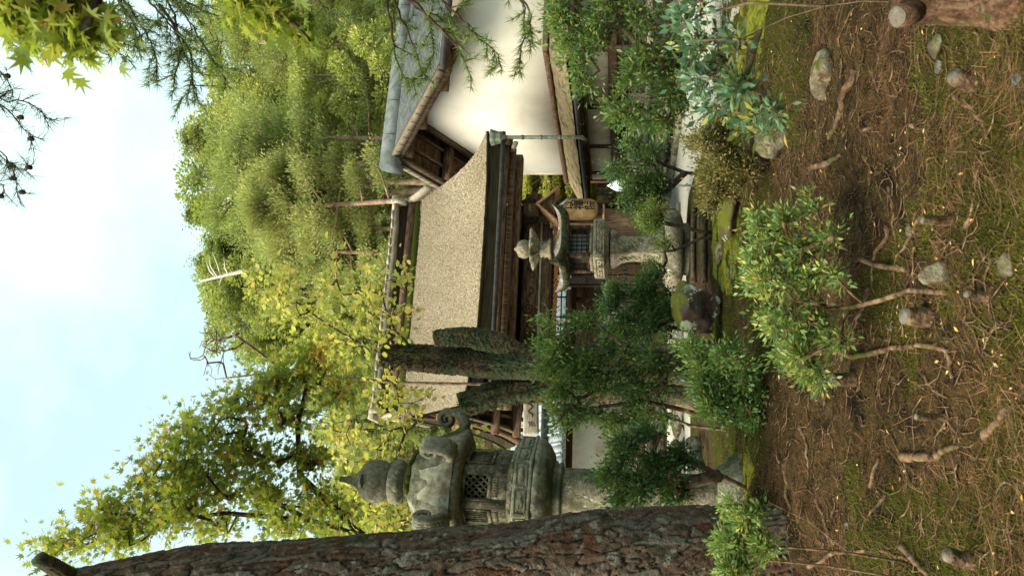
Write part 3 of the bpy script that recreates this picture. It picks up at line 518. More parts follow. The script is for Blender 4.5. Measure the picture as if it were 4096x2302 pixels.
# ---- paper lantern on its roofed bracket
pc = P(2322, 837, 16.75); lz = pc[2]
pl = thing('paper_lantern', 'brown ribbed paper lantern with black lettering on the gate post', 'lantern', (pc[0], pc[1], lz-.40))
pr = [(.10, .0)]+[(.245-.10*abs((i-40)/40)**5*1.0+.005*(i % 2), .03+i*.74/80) for i in range(81)]+[(.10, .80)]
MB().lathe(pr, 28).build('paper_body', M['paper'], pl, True)
for z0 in (-.07, .78): MB().lathe([(.10, z0), (.105, z0+.01), (.105, z0+.09), (.10, z0+.10)], 20).build('black_hoop', M['ink'], pl, True)
cu = bpy.data.curves.new('t', 'FONT'); cu.align_x = 'CENTER'
for i, chx in enumerate('以禪院'):
    cu = bpy.data.curves.new('t', 'FONT'); cu.body = chx; cu.size = .25; cu.resolution_u = 2; cu.align_x = 'CENTER'; cu.offset = .004; to = bpy.data.objects.new('t', cu); C.objects.link(to)
    me = bpy.data.meshes.new_from_object(to.evaluated_get(bpy.context.evaluated_depsgraph_get())); bpy.data.objects.remove(to)
    bm = bmesh.new(); bm.from_mesh(me); bmesh.ops.triangulate(bm, faces=bm.faces[:]); bmesh.ops.subdivide_edges(bm, edges=[e for e in bm.edges if e.calc_length() > .05], cuts=2); 
    for v in bm.verts:
        an = -math.pi/2+R(20)+v.co.x/.245; zz = .56-.235*i+v.co.y; rr = .254-.10*abs((zz-.40)/.37)**5 if abs(zz-.40) < .37 else .2; v.co = (rr*math.cos(an), rr*math.sin(an), zz)
    bm.to_mesh(me); bm.free(); o = bpy.data.objects.new('lettering', me); C.objects.link(o); o.parent = pl; me.materials.append(M['ink'])
br = thing('lantern_bracket', 'new cedar bracket with small gabled roof holding the paper lantern', 'bracket', (pc[0], pc[1], lz-.62), TH)
MB().bar((-.33, .12, .05), (-.33, .12, 1.30), .07, .05, (0, 1, 0)).build('upright', M['woodn'], br); MB().bar((-.40, .1, .10), (.16, .1, .10), .07, .05).build('lower_arm', M['woodn'], br); MB().bar((-.40, .12, 1.28), (.1, .12, 1.28), .07, .05).build('upper_arm', M['woodn'], br)
for sg in (-1, 1):
    MB().bar((sg*.02, -.30, 1.55), (sg*.40, -.30, 1.12), .02, .05, (sg*.75, 0, .66)).build('verge_board', M['woodn'], br)
    p = MB(); p.prism([(0, 1.56), (sg*.42, 1.10), (sg*.42, 1.13), (0, 1.60)], lambda p: (p[0], -.32, p[1]), lambda p: (p[0], .32, p[1])); p.build('roof_board', M['woodn'], br)
p = MB(); p.prism([(-.33, 1.18), (.33, 1.18), (0, 1.53)], lambda p: (p[0], -.22, p[1]), lambda p: (p[0], -.20, p[1])); p.build('gable_board', M['wood'], br)
# ---- white storehouse
KO = (4.84, 15.0); KS = 1.15; ku = thing('storehouse', 'white plastered storehouse with grey metal roof and mossy bark pent roof', 'building', (KO[0]*KS, KO[1]*KS, CZ+(GZ-CZ)*KS), TH); ku.scale = (KS,)*3
KW = 5.46; KA = 7.0
MB().prism([(0, 2.75), (0, 5.12), (KW/2, 6.62), (KW, 5.12), (KW, 2.75)], lambda p: (0, p[0], p[1]), lambda p: (KA, p[0], p[1])).build('plaster_wall', M['plaster'], ku, world=W0)
bx('corner_trim', (-.012, KW-.02, 2.75), (.05, KW+.05, 5.0), 'plasterd', ku)
rz_, ez, eb = 6.86, 4.94, -.72; sl = (rz_-ez)/(KW/2-eb); L0, L1 = -1.05, 7.8
for side in (-1, 1):
    f = lambda b: b if side < 0 else KW-b
    nC = 26; dB = (KW/2-eb)/nC; c = MB(); 
    for k in range(nC):
        b0 = eb+k*dB; b1 = b0+dB+.03; z0 = ez+k*dB*sl; z1 = z0+(b1-b0)*sl; v = [(x, f(b), z) for x in (L0, L1) for b, z in ((b0, z0+.10), (b0, z0+.15), (b1, z1+.105), (b1, z1+.085))]
        MB().add(v, np.array([(0, 1, 2, 3), (7, 6, 5, 4), (0, 4, 5, 1), (1, 5, 6, 2), (2, 6, 7, 3), (3, 7, 4, 0)])).build('roof_course', M['roofm'], ku, world=W0)
    # soffit boards, rafters, bargeboards over the gable
    nS = 13
    for k in range(nS):
        b0 = eb+.02+k*(KW/2-eb)/nS; b1 = b0+(KW/2-eb)/nS-.012; z0 = ez+(b0-eb)*sl; z1 = ez+(b1-eb)*sl
        v = [(x, f(b), z) for x in (L0+.06, .6) for b, z in ((b0, z0), (b0, z0+.03), (b1, z1+.03), (b1, z1))]
        MB().add(v, np.array([(0, 1, 2, 3), (7, 6, 5, 4), (0, 4, 5, 1), (1, 5, 6, 2), (2, 6, 7, 3), (3, 7, 4, 0)]), rng.random()).build('soffit_board', M['wood'], ku, world=W0)
    MB().add([(x, f(b), z) for x in (.6, L1) for b, z in ((eb, ez), (eb, ez+.09), (KW/2, rz_+.09), (KW/2, rz_))], np.array([(0, 1, 2, 3), (7, 6, 5, 4), (0, 4, 5, 1), (1, 5, 6, 2), (2, 6, 7, 3), (3, 7, 4, 0)])).build('roof_deck', M['woodd'], ku, world=W0)
    up = (0, -sl*(1 if side < 0 else -1), 1)
    for x in (-.55, -.12): MB().bar((x, f(eb+.1), ez+.08-.03), (x, f(KW/2), rz_-.03), .07, .10, up).build('rafter', M['woodv'], ku, world=W0)
    MB().bar((L0+.06, f(eb-.02), ez+.0), (L0+.06, f(KW/2), rz_+.02), .09, .26, up).build('bargeboard', M['woodv'], ku, world=W0)
    MB().bar((L0-.03, f(eb-.06), ez+.07), (L0-.03, f(KW/2), rz_+.10), .05, .14, up).build('verge_cover', M['barge'], ku, world=W0)
    for k in range(11):
        q = k/11+.04; MB().bar((L0-.058, f(eb+(KW/2-eb)*q), ez+.07+(rz_-ez)*q), (L0-.058, f(eb+(KW/2-eb)*(q+.006)), ez+.07+(rz_-ez)*(q+.006)), .006, .14, up).build('cover_seam', M['woodd'], ku, world=W0)
    for b in (.0, 1.45): zz = ez+(b-eb)*sl-.16; MB().box((L0+.1, f(b)-.10, zz-.12), (.05, f(b)+.10, zz+.1)).build('purlin', M['wood'], ku, world=W0)
    MB().bar((-.03, f(-.05), 4.93), (-.03, f(KW/2), 6.46), .06, .18, up).build('wall_plate', M['wood'], ku, world=W0)
    MB().tube([(L0, f(eb-.07), ez+.03), (L1, f(eb-.07), ez+.03)], .06, 8).build('eave_gutter', M['dmetal'], ku, True, world=W0)
MB().box((L0+.1, KW/2-.11, rz_-.36), (.05, KW/2+.11, rz_-.14)).build('ridge_purlin', M['wood'], ku, world=W0)
rd = MB(); rd.prism([(-.34, rz_-.12), (-.24, rz_+.14), (-.10, rz_+.30), (.10, rz_+.30), (.24, rz_+.14), (.34, rz_-.12)], lambda p: (L0-.22, KW/2+p[0], p[1]+.05), lambda p: (L1, KW/2+p[0], p[1])); rd.build('ridge_cap', M['roofm'], ku, world=W0)
for k in range(9): bx('ridge_seam', (L0+.5+k*.9, KW/2-.31, rz_), (L0+.515+k*.9, KW/2-.305, rz_+.2), 'dmetal', ku)
# pent roof round two sides
PT, PE, OV_ = 3.08, 2.60, .95
for nm, v in (('pent_roof', [(0, -.0, PT), (0, KW+.4, PT), (-OV_, KW+.4, PE), (-OV_, -OV_, PE)]), ('pent_roof', [(KA, 0, PT), (0, 0, PT), (-OV_, -OV_, PE), (KA, -OV_, PE)])):
    me_ = MB(); g_ = np.array(v); nu, nv = 50, 10; V = []
    for j in range(nv):
        for i in range(nu):
            p = (g_[0]*(1-i/(nu-1))+g_[1]*i/(nu-1))*(1-j/(nv-1))+(g_[3]*(1-i/(nu-1))+g_[2]*i/(nu-1))*(j/(nv-1)); V.append(p)
    V = np.array(V); V[:, 2] += .05*(fbm(V[:, 0]*4, V[:, 1]*4, 5)-.5)+.04; i_ = np.arange(nu-1); q = np.concatenate([np.stack([j*nu+i_, j*nu+i_+1, (j+1)*nu+i_+1, (j+1)*nu+i_], 1) for j in range(nv-1)])
    po = me_.add(V, [q]).build(nm, M['pent'], ku, True, world=W0)
    u_ = MB(); lo_ = np.array(v)-np.array([0, 0, .10]); u_.add(np.r_[np.array(v), lo_], np.array([(7, 6, 5, 4), (0, 4, 5, 1), (1, 5, 6, 2), (2, 6, 7, 3), (3, 7, 4, 0)])).build('pent_deck', M['woodd'], ku, world=W0)
bx('pent_flashing', (-.10, -.06, PT+.02), (-.005, KW+.4, PT+.13), 'wood', ku); bx('pent_flashing', (-.1, -.10, PT+.02), (KA, -.005, PT+.13), 'wood', ku)
MB().tube([(-OV_-.05, -OV_, PE-.06), (-OV_-.05, KW+.4, PE-.06)], .05, 8).build('pent_gutter', M['dmetal'], ku, True, world=W0)
for k in range(8): b = -.5+k*.8; MB().tube([(-OV_-.1+.05*math.cos(t), b, PE-.14+.05*math.sin(t)) for t in np.linspace(0, 5, 9)], .008, 4).build('gutter_hook', M['dmetal'], ku, True, world=W0)
for k in range(13): b = -.7+k*.5; bx('pent_rafter', (-OV_+.04, b-.03, PE-.14), (.02, b+.03, PE-.07), 'woodd', ku)
# lower storey
bx('lower_wall', (.04, .04, .55), (KA, KW-.04, 2.76), 'woodd', ku)
pb = [LP(KO, 2380, s, a=0)[1] for s in (240, 425, 583, 722, 800)]; pb[0] = 0.0; pb[-1] = KW-.08
for b in pb: bx('wall_post', (-.04, b-.06, .6), (.035, b+.06, 2.62), 'wood', ku)
for k in range(4): bx('plaster_panel', (-.0, pb[k]+.065, 1.90), (.03, pb[k+1]-.065, 2.43), 'plasterd', ku)
for k in range(5): bx('plaster_panel', (.15+k*1.35, .0, 1.90), (1.35+k*1.35, .03, 2.43), 'plasterd', ku)
for z0, z1, m_, o_ in ((2.43, 2.60, 'wood', .05), (1.72, 1.895, 'woodn', .05), (1.50, 1.715, 'woodd', .03), (.98, 1.10, 'woodg', .06)):
    bx('wall_rail', (-o_, -.05, z0), (-.001, KW, z1), 'wood' if m_ == 'woodn' else m_, ku); bx('wall_rail', (0, -o_, z0), (KA, -.001, z1), m_ if m_ != 'woodn' else 'wood', ku)
for k in range(24): bx('skirt_board', (.0, .02+k*.226, .56), (.03, .02+k*.226+.218, 1.49), 'woodg' if k % 3 else 'woodv', ku)
for k in range(22): bx('skirt_board', (.05+k*.31, .0, .56), (.05+k*.31+.30, .03, 1.49), 'woodg' if k % 3 else 'woodv', ku)
for k in range(9): bx('foundation_stone', (-.16, -.16+k*.64, .22), (.1, -.16+k*.64+.62, .56), 'stone', ku, .012)
for k in range(10): bx('foundation_stone', (.12+k*.7, -.16, .22), (.12+k*.7+.68, .1, .555), 'stone', ku, .012)
vr = thing('wooden_step', 'grey weathered timber step along the foot of the storehouse', 'step', (KO[0]*KS, KO[1]*KS, GZ-.05), TH); vr.scale = (KS,)*3
bx('tread', (-1.05, -.2, .62), (-.30, 4.6, .70), 'woodg', vr)
for b in (-.1, 1.0, 2.1, 3.2, 4.4): bx('leg', (-.95, b-.06, .255), (-.83, b+.06, .62), 'woodg', vr)
bx('riser_beam', (-1.02, -.2, .48), (-.955, 4.6, .615), 'woodg', vr)
sb = thing('stone_kerb', 'pale stone kerb edging the gravel below the storehouse', 'kerb', (KO[0]*KS, KO[1]*KS, GZ-.02), TH); sb.scale = (KS,)*3
for k in range(11): bx('kerb_stone', (-1.75, -.6+k*.62, .24), (-1.4, -.6+k*.62+.60, .40), 'stone', sb, .01)
# ---- roofed wall left of the gate
WO = LP(GO, 2200, 1700, b=-.9); wl = thing('roofed_wall', 'plastered garden wall with blue-grey tile roof behind the ornate lantern', 'wall', (GO[0], GO[1], GZ), TH); b0 = -.9
bx('plaster', (-9, b0-.12, 1.55), (-2.05, b0+.12, 2.75), 'plasterd', wl); bx('wall_beam', (-9, b0-.16, 2.68), (-2.05, b0+.16, 2.82), 'woodd', wl)
for k in range(8): bx('board', (-9, b0-.15-.004*k, .66+k*.115), (-2.05, b0-.11, .66+k*.115+.108), 'woodg' if k % 2 else 'woodv', wl)
for a in (-8.2, -6.4, -4.6, -2.8): bx('wall_post', (a-.06, b0-.24, .5), (a+.06, b0-.12, 2.7), 'woodv', wl)
for k in range(30):
    a = -9+k*.232
    for sd in (-1, 1): MB().bar((a+.11, b0, 3.22), (a+.11, b0+sd*.62, 2.86), .20, .035, (0, 0, 1)).build('roof_tile', M['roofb'], wl, world=W0)
    for sd in (-1,): MB().tube([(a, b0, 3.25), (a, b0+sd*.63, 2.885)], .035, 6).build('roof_rib', M['roofb'], wl, True, world=W0)
MB().tube([(-9, b0, 3.30), (-2.05, b0, 3.30)], .09, 10).build('ridge', M['roofm'], wl, True, world=W0)
sw = thing('rubble_wall', 'low wall of rough pale stones under the garden wall', 'wall', (GO[0], GO[1], GZ), TH); a = -8.9; k = 0
for row in range(2):
    a = -8.9
    while a < -1.9: wd = rng.uniform(.28, .6); o = rock_mb((a+wd/2, b0-.3+rng.uniform(-.03, .03), .22+row*.24), (wd/2*1.05, .2, .135), 100+k, sub=2, cuts=9, rough=.1).build('stone', M['stone'] if k % 3 else M['rock'], sw, True, world=W0); a += wd; k += 1
# ---- hall behind the gate
HO = (GO[0]-st_*9.5, GO[1]+ct*9.5); ha = thing('temple_hall', 'brown timber hall with pale metal roof seen through the gate', 'building', (HO[0], HO[1], GZ), TH)
bx('wall', (-6, 0, .3), (6.2, 4, 3.7), 'wood', ha); bx('eave_beam', (-6.4, -.9, 3.30), (6.6, -.75, 3.5), 'woodd', ha)
MB().prism([(-1.3, 3.55), (-1.3, 3.68), (2.2, 5.9), (2.2, 5.7)], lambda p: (-6.6, p[0], p[1]), lambda p: (6.8, p[0], p[1])).build('roof', M['roofb'], ha, world=W0)
for k in range(45): MB().bar((-6.5+k*.3, -1.32, 3.70), (-6.5+k*.3, 2.2, 5.93), .035, .04, (0, -.6, 1)).build('roof_seam', M['roofb'], ha, world=W0)
for k in range(11):
    a = -5.6+k*1.1; bx('post', (a-.08, -.06, .3), (a+.08, -.002, 3.4), 'woodv', ha)
    wn = bx('window', (a+.1, -.03, 1.2), (a+1.0, -.002, 2.3), 'plasterd', ha)
    for q in range(6): bx('muntin', (a+.12+q*.17, -.05, 1.2), (a+.14+q*.17, -.031, 2.3), 'woodd', wn)
    for q in range(3): bx('muntin', (a+.1, -.065, 1.45+q*.3), (a+1.0, -.051, 1.47+q*.3), 'woodd', wn)
# ------------------------------------------------------------------ stone lanterns
def sqf(n=4): return lambda t: 1/np.maximum(np.cos((np.mod(t, 2*np.pi/n)-np.pi/n)), .01)*math.cos(math.pi/n)   # polygon with corners at 0
def smooth_o(o, w=.01, seg=2):
    b = o.modifiers.new('bevel', 'BEVEL'); b.width = w; b.segments = seg; b.limit_method = 'ANGLE'; b.angle_limit = R(40); return o
Yl = 13.5; k_ = Yl/F
def zl(v): return CZ+(HZ-v)*k_
lc = (1151-996)*k_; ROT = R(-18.5)
ln_ = thing('stone_lantern', 'grey stone lantern with upturned square roof before the gate', 'lantern', (lc, Yl, zl(2745)), 0); zb = zl(2745)
def zz(v): return zl(v)-zb
s4 = sqf(4); M['edgest'] = mat('mossy_roof_edge', [(.022, .03, .015), (.06, .068, .035), (.13, .115, .07)], 16, 8, .95, .8, 60)
# corners at ROT + k*90
MB().lathe([(.001, zz(2056)), (.03, zz(2060)), (.05, zz(2066)), (.14, zz(2074)), (.172, zz(2090)), (.17, zz(2105)), (.135, zz(2118)), (.07, zz(2127))], 28).build('jewel', M['stone'], ln_, True)
MB().lathe([(.12, zz(2128)), (.33, zz(2122)), (.375, zz(2129)), (.33, zz(2137)), (.21, zz(2154)), (.14, zz(2162))], 48, rot=ROT, sx=lambda t: s4(t)*(1+.10*np.cos(8*t))).build('lotus_plate', M['stone'], ln_)
nk = MB(); nk.lathe([(.13, zz(2158)), (.16, zz(2166)), (.135, zz(2174)), (.165, zz(2181)), (.14, zz(2188)), (.18, zz(2196)), (.20, zz(2206))], 32); nk.build('ringed_neck', M['stone'], ln_, True)
# roof: polar grid with square plan, concave slope, corners swept up
rg, ag = 26, 96; V = []; Rr = .80
def roofz(u, c): return zz(2196)-(zz(2196)-zz(2254))*(1-(1-u)**2.0)**.9*1.0+.19*u**3*c**2.5
for top in (1, 0):
    for i in range(rg):
        u = .16+.84*i/(rg-1)
        for j in range(ag):
            t = j*2*math.pi/ag; m = float(s4(np.array([t]))[0]); cf = ((m-.7071)/.2929)
            rr = Rr*u*(m*(1+.04*cf*u)); z = roofz(u, cf)
            if not top: z = z-.03-.07*u-.05*u*cf**2; rr *= .985
            V.append((rr*math.cos(t+ROT), rr*math.sin(t+ROT), z))
V = np.array(V); V += .006*(n3(V*9, 2)-.5)[:, None]*2
j = np.arange(ag); j1 = (j+1) % ag; nn_ = rg*ag
ftop = np.concatenate([np.stack([i*ag+j, (i+1)*ag+j, (i+1)*ag+j1, i*ag+j1], 1) for i in range(rg-1)]); f = np.concatenate([np.stack([nn_+i*ag+j, nn_+i*ag+j1, nn_+(i+1)*ag+j1, nn_+(i+1)*ag+j], 1) for i in range(rg-1)]+[np.stack([(rg-1)*ag+j, nn_+(rg-1)*ag+j, nn_+(rg-1)*ag+j1, (rg-1)*ag+j1], 1)])
lr = MB().add(V, [ftop]).build('roof', M['roofst'], ln_, True); MB().add(V, [f]).build('roof_edge', M['edgest'], lr, False)
# firebox with lattice
fz0, fz1 = zz(2374), zz(2277); fb = .44
MB().lathe([(fb, fz0), (fb, fz0+.06)], 4, rot=ROT).build('firebox_sill', M['stone'], ln_); MB().lathe([(fb*1.02, fz1-.01), (fb*1.1, fz1+.10)], 4, rot=ROT).build('firebox_lintel', M['stoned'], ln_)
cor = [(fb*math.cos(ROT+k*math.pi/2), fb*math.sin(ROT+k*math.pi/2)) for k in range(4)]
for k in range(4): MB().bar((cor[k][0]*.93, cor[k][1]*.93, fz0+.05), (cor[k][0]*.93, cor[k][1]*.93, fz1), .075, .075, nrm(np.array((*cor[k], 0)))).build('firebox_post', M['wood'], ln_)
for k in range(4):
    p, q = np.array((*cor[k], 0))*.9, np.array((*cor[(k+1) % 4], 0))*.9; no = nrm(p+q)
    fw = MB().bar(p*.93+(0, 0, fz0+.09), q*.93+(0, 0, fz0+.09), .04, .05).build('window', M['wood'], ln_)
    for u in (.2, .35, .5, .65, .8): c_ = p+(q-p)*u; MB().bar(c_+(0, 0, fz0+.06), c_+(0, 0, fz1), .016, .016, no).build('window_bar', M['woodd'], fw)
    for u in (.25, .45, .65, .85): MB().bar(p*.99+(0, 0, fz0+(fz1-fz0)*u), q*.99+(0, 0, fz0+(fz1-fz0)*u), .014, .016, no).build('window_bar', M['woodd'], fw)
MB().lathe([(fb*.62, fz0+.03), (fb*.62, fz1)], 4, rot=ROT).build('inner_screen', M['roofb'], ln_)
pr_ = .565
pf = MB().lathe([(pr_*.80, zz(2436)), (pr_*.92, zz(2424)), (pr_*1.0, zz(2420)), (pr_*1.0, zz(2382)), (pr_*.97, zz(2376)), (pr_*.7, zz(2374))], 4, rot=ROT).build('platform', M['stone'], ln_); smooth_o(pf, .012)
cp_ = [np.array((pr_*math.cos(ROT+k*math.pi/2), pr_*math.sin(ROT+k*math.pi/2), 0)) for k in range(4)]
for k in range(4):                                   # carved relief on the platform faces
    p, q = cp_[k], cp_[(k+1) % 4]; no = nrm(p+q); zc = (zz(2420)+zz(2382))/2; hgt = (zz(2382)-zz(2420))*.5
    for (u0, u1) in ((.08, .92),):
        fp = [p+(q-p)*u+np.array((0, 0, zc+v*hgt*.82))+no*.002 for u, v in ((u0, -1), (u1, -1), (u1, 1), (u0, 1), (u0, -1))]; MB().tube(fp, .013, 5).build('carved_border', M['stone'], pf, True)
    for i, u in enumerate((.22, .36, .5, .64, .78)):
        c_ = p+(q-p)*u+np.array((0, 0, zc))+no*.001; e1_ = nrm(q-p)
        tt = np.linspace(0, 12.5 if i == 2 else 6.4, 30); rr_ = (.055 if i == 2 else .07)*np.linspace(1, .35 if i == 2 else 1, 30)
        MB().tube([c_+e1_*rr_[m]*math.cos(tt[m])*(1 if i == 2 else 1.15)+np.array((0, 0, rr_[m]*(.75 if i == 2 else .42)*math.sin(tt[m]+(.5 if i % 2 else -.5)))) for m in range(30)], .014, 5).build('carved_leaf', M['stone'], pf, True)
ped = MB(); ped.lathe([(.40, zz(2700)), (.40, zz(2660)), (.36, zz(2640)), (.30, zz(2615)), (.255, zz(2580)), (.24, zz(2545)), (.25, zz(2515)), (.285, zz(2485)), (.35, zz(2462)), (.375, zz(2455)), (.375, zz(2442)), (.30, zz(2438))], 4, rot=ROT)
pd = ped.build('pedestal', M['stone'], ln_); smooth_o(pd, .015)
no = nrm(cp_[3]+cp_[0]); 
for k, (p, q) in enumerate(((cp_[3], cp_[0]), (cp_[2], cp_[3]))):
    no = nrm(p+q); e1_ = nrm(q-p)
    for i in range(7):
        z0_ = zz(2478+i*12); rad = .71*np.interp(z0_, [zz(2580), zz(2545), zz(2515), zz(2485), zz(2462)], [.255, .24, .25, .285, .35])
        c_ = no*(rad+.003)+np.array((0, 0, z0_))+e1_*(.05*math.sin(i*2.1)); MB().tube([c_+e1_*.03*math.sin(t)+np.array((0, 0, .022*t-.02)) for t in np.linspace(-1.5, 1.5, 7)], .011, 4).build('carved_mark', M['stoned'], pd, True)
MB().lathe([(.45, zz(2655)), (.62, zz(2653)), (.70, zz(2660)), (.72, zz(2685)), (.70, zz(2712)), (.62, zz(2722)), (.5, zz(2730))][::-1], 48).build('round_base', M['stone'], ln_, True)
MB().lathe([(.50, zz(2775)), (.48, zz(2745)), (.46, zz(2722))], 32).build('base_stem', M['stoned'], ln_, True)
MB().lathe([(.5, zz(2654)), (.5, zz(2636)), (.46, zz(2632))], 32).build('upper_base', M['stone'], ln_, True)
for o in list(bpy.data.objects):
    if o.name.startswith('round_base'): pass
# ---- large ornate lantern by the pine
Yb = 8.0; kb = Yb/F
def zB(v): return CZ+(HZ-v)*kb
bxx = (1151-1996)*kb; bz = float(gz(bxx, Yb)); HX = R(15); LEAN = R(2.9)
bl_ = thing('stone_lantern', 'tall ornate stone lantern with scrolled roof corners behind the pine trunk', 'lantern', (bxx, Yb, bz-.02), 0, ry=LEAN)
def zh(v): return zB(v)-bz+.02
s6 = sqf(6)
jw = MB().lathe([(.10, zh(1575)), (.17, zh(1560)), (.215, zh(1535)), (.232, zh(1505)), (.222, zh(1478)), (.18, zh(1455)), (.12, zh(1440)), (.075, zh(1425)), (.045, zh(1395)), (.03, zh(1372)), (.026, zh(1358))], 32).build('jewel', M['stoned'], bl_, True)
MB().lathe([(.10, zh(1632)), (.15, zh(1622)), (.215, zh(1608)), (.228, zh(1592)), (.222, zh(1572)), (.18, zh(1564)), (.1, zh(1562))], 48, sx=lambda t: 1+.035*np.abs(np.cos(t*4))).build('lotus_ring', M['stoned'], bl_, True)
for k in range(8): 
    an = k*math.pi/4; MB().lathe([(.001, -.045), (.045, -.03), (.055, 0), (.04, .03), (.001, .045)], 10, off=(.19*math.cos(an), .19*math.sin(an), zh(1600))).build('lotus_petal', M['stoned'], bl_, True)
MB().lathe([(.14, zh(1650)), (.12, zh(1638)), (.15, zh(1626))], 24).build('neck', M['stoned'], bl_, True)
# hexagonal cap, bulging faces
V = []; rg, ag = 24, 120
prof = [(0.12, 1640), (.22, 1650), (.32, 1672), (.40, 1705), (.455, 1745), (.495, 1785), (.53, 1820), (.55, 1845), (.545, 1858), (.50, 1868), (.38, 1870)]
cap = MB(); cap.lathe([(r*1.10, zh(v)) for r, v in prof][::-1], ag, rot=HX, sx=lambda t: .55+.45*s6(t)+.02*np.cos(12*t)); capo = cap.build('cap', M['stoned'], bl_, True)
for k in range(6):                                   # scrolled corner arms
    an = HX+k*math.pi/3; e = np.array((math.cos(an), math.sin(an), 0)); up = np.array((0, 0, 1.)); pth = []
    for q, v in ((.30, 1690), (.42, 1745), (.50, 1795), (.58, 1828), (.66, 1838), (.725, 1822), (.765, 1792), (.765, 1762)): pth.append((q, zh(v)))
    for t in np.linspace(0, 1, 22): a = .2+t*9.0; rr_ = .088*(1-.80*t); pth.append((.688+rr_*math.cos(a), zh(1762)+rr_*math.sin(a)+.0))
    pth = np.array(pth); wd = np.interp(np.arange(len(pth)), [0, 4, 7, 12, len(pth)-1], [.05, .085, .075, .045, .018])
    arm = MB(); x = np.cross(e, up); 
    for yo in (-.05, -.017, .017, .05): arm.tube([e*p[0]+up*p[1]+x*yo for p in pth], wd*.62, 8)
    arm.build('scroll_arm', M['stoned'], bl_, True)
    fa = HX+(k+.5)*math.pi/3; fe = np.array((math.cos(fa), math.sin(fa), 0))
    if k == 4: 
        pv = MB(); g2 = []; 
        for i in range(14):
            for jx in range(14): 
                u, w_ = i/13, jx/13-.5; r0 = np.interp(u, np.linspace(0, 1, 7), [.36, .425, .475, .51, .54, .56, .57])*1.0; vv = np.interp(u, np.linspace(0, 1, 7), [1695, 1725, 1752, 1780, 1805, 1825, 1845]); xx = np.cross(fe, up)
                wob = .5*(.62+.5*u)*(1+.25*(vn(i*.6, jx*.6+k*7)-.5)); g2.append(fe*(r0-.25*(w_*wob)**2*1.2+.012+.01*vn(i*1.1, jx*1.3, k))+xx*w_*wob*.9+up*zh(vv))
        ii_ = np.arange(13); pv.add(g2, np.concatenate([np.stack([i*14+ii_, i*14+ii_+1, (i+1)*14+ii_+1, (i+1)*14+ii_], 1) for i in range(13)])).build('lichen_patch', M['patch'], capo, True)
for k in range(7):
    an = HX+R(-100)+k*.28; MB().lathe([(.001, .05), (.07, .04), (.09, 0), (.05, -.03)][::-1], 9, off=(.24*math.cos(an), .24*math.sin(an), zh(1660)-.01*(k % 3))).build('moss_clump', M['mosspad'], capo, True)
# hexagonal firebox with sunken windows
fr0, fr1 = .385, .40; z0_, z1_ = zh(2052), zh(1862)
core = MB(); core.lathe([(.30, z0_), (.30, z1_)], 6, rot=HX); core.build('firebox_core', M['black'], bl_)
for k in range(6):
    a0_ = HX+k*math.pi/3; p = np.array((math.cos(a0_), math.sin(a0_), 0))*.395; q = np.array((math.cos(a0_+math.pi/3), math.sin(a0_+math.pi/3), 0))*.395; no = nrm(p+q); ex = nrm(q-p); wdt = np.linalg.norm(q-p); c_ = (p+q)/2
    fp = MB(); T_ = .05
    def slab(mb, u0, u1, za, zb_, d0=0, d1=T_): 
        v = [c_+ex*(u*wdt)-no*d+np.array((0, 0, zc_)) for d in (d1, d0) for u, zc_ in ((u0, za), (u1, za), (u1, zb_), (u0, zb_))]; mb.add(v, np.array([(0, 3, 2, 1), (4, 5, 6, 7), (0, 1, 5, 4), (1, 2, 6, 5), (2, 3, 7, 6), (3, 0, 4, 7)]))
    zw0, zw1 = z0_+.42*(z1_-z0_), z0_+.90*(z1_-z0_)
    slab(fp, -.5, -.30, z0_, z1_); slab(fp, .30, .5, z0_, z1_); slab(fp, -.30, .30, z0_, zw0); slab(fp, -.30, .30, zw1, z1_)
    wall_ = fp.build('firebox_panel', M['stone'], bl_)
    frm = MB(); slab(frm, -.36, -.29, zw0-.03, zw1+.03, -.012, .0); slab(frm, .29, .36, zw0-.03, zw1+.03, -.012, .0); slab(frm, -.289, .289, zw0-.03, zw0+.005, -.012, .0); slab(frm, -.289, .289, zw1-.005, zw1+.03, -.012, .0); frm.build('window_frame', M['stone'], wall_)
    if k % 2 == 0:
        for i in range(-3, 6):                       # diagonal lattice
            for sg in (-1, 1):
                n_ = 5; zc_ = (zw0+zw1)/2; hw = .30*wdt; hh = (zw1-zw0)/2; off = (i-1)*.075
                pts = []
                for t in np.linspace(-1, 1, 33):
                    x_ = t*hw; zz_ = sg*(x_*1.15)+off
                    if abs(zz_) <= hh: pts.append((x_, zz_))
                if len(pts) > 2: MB().bar(c_+ex*pts[0][0]+np.array((0, 0, zc_+pts[0][1]))-no*(.022 if sg > 0 else .03), c_+ex*pts[-1][0]+np.array((0, 0, zc_+pts[-1][1]))-no*(.022 if sg > 0 else .03), .018, .02, no).build('lattice_bar', M['stone'], wall_)
    else:
        for u in (-.2, -.1, 0, .1, .2): MB().bar(c_+ex*u*wdt+np.array((0, 0, zw0))-no*.02, c_+ex*u*wdt+np.array((0, 0, zw1))-no*.02, .014, .016, no).build('lattice_bar', M['stone'], wall_)
        for u in (.25, .5, .75): MB().bar(c_-ex*.3*wdt+np.array((0, 0, zw0+(zw1-zw0)*u))-no*.03, c_+ex*.3*wdt+np.array((0, 0, zw0+(zw1-zw0)*u))-no*.03, .014, .016, no).build('lattice_bar', M['stone'], wall_)
    for i in range(8): u = -.26+i*.065; slab(g := MB(), u, u+.045, z0_+.22*(z1_-z0_), z0_+.33*(z1_-z0_), -.008, 0); g.build('carved_tab', M['stone'], wall_)
MB().lathe([(.40, z0_-.035), (.43, z0_-.03), (.43, z0_+.012), (.40, z0_+.02)], 6, rot=HX).build('sill_band', M['stone'], bl_)
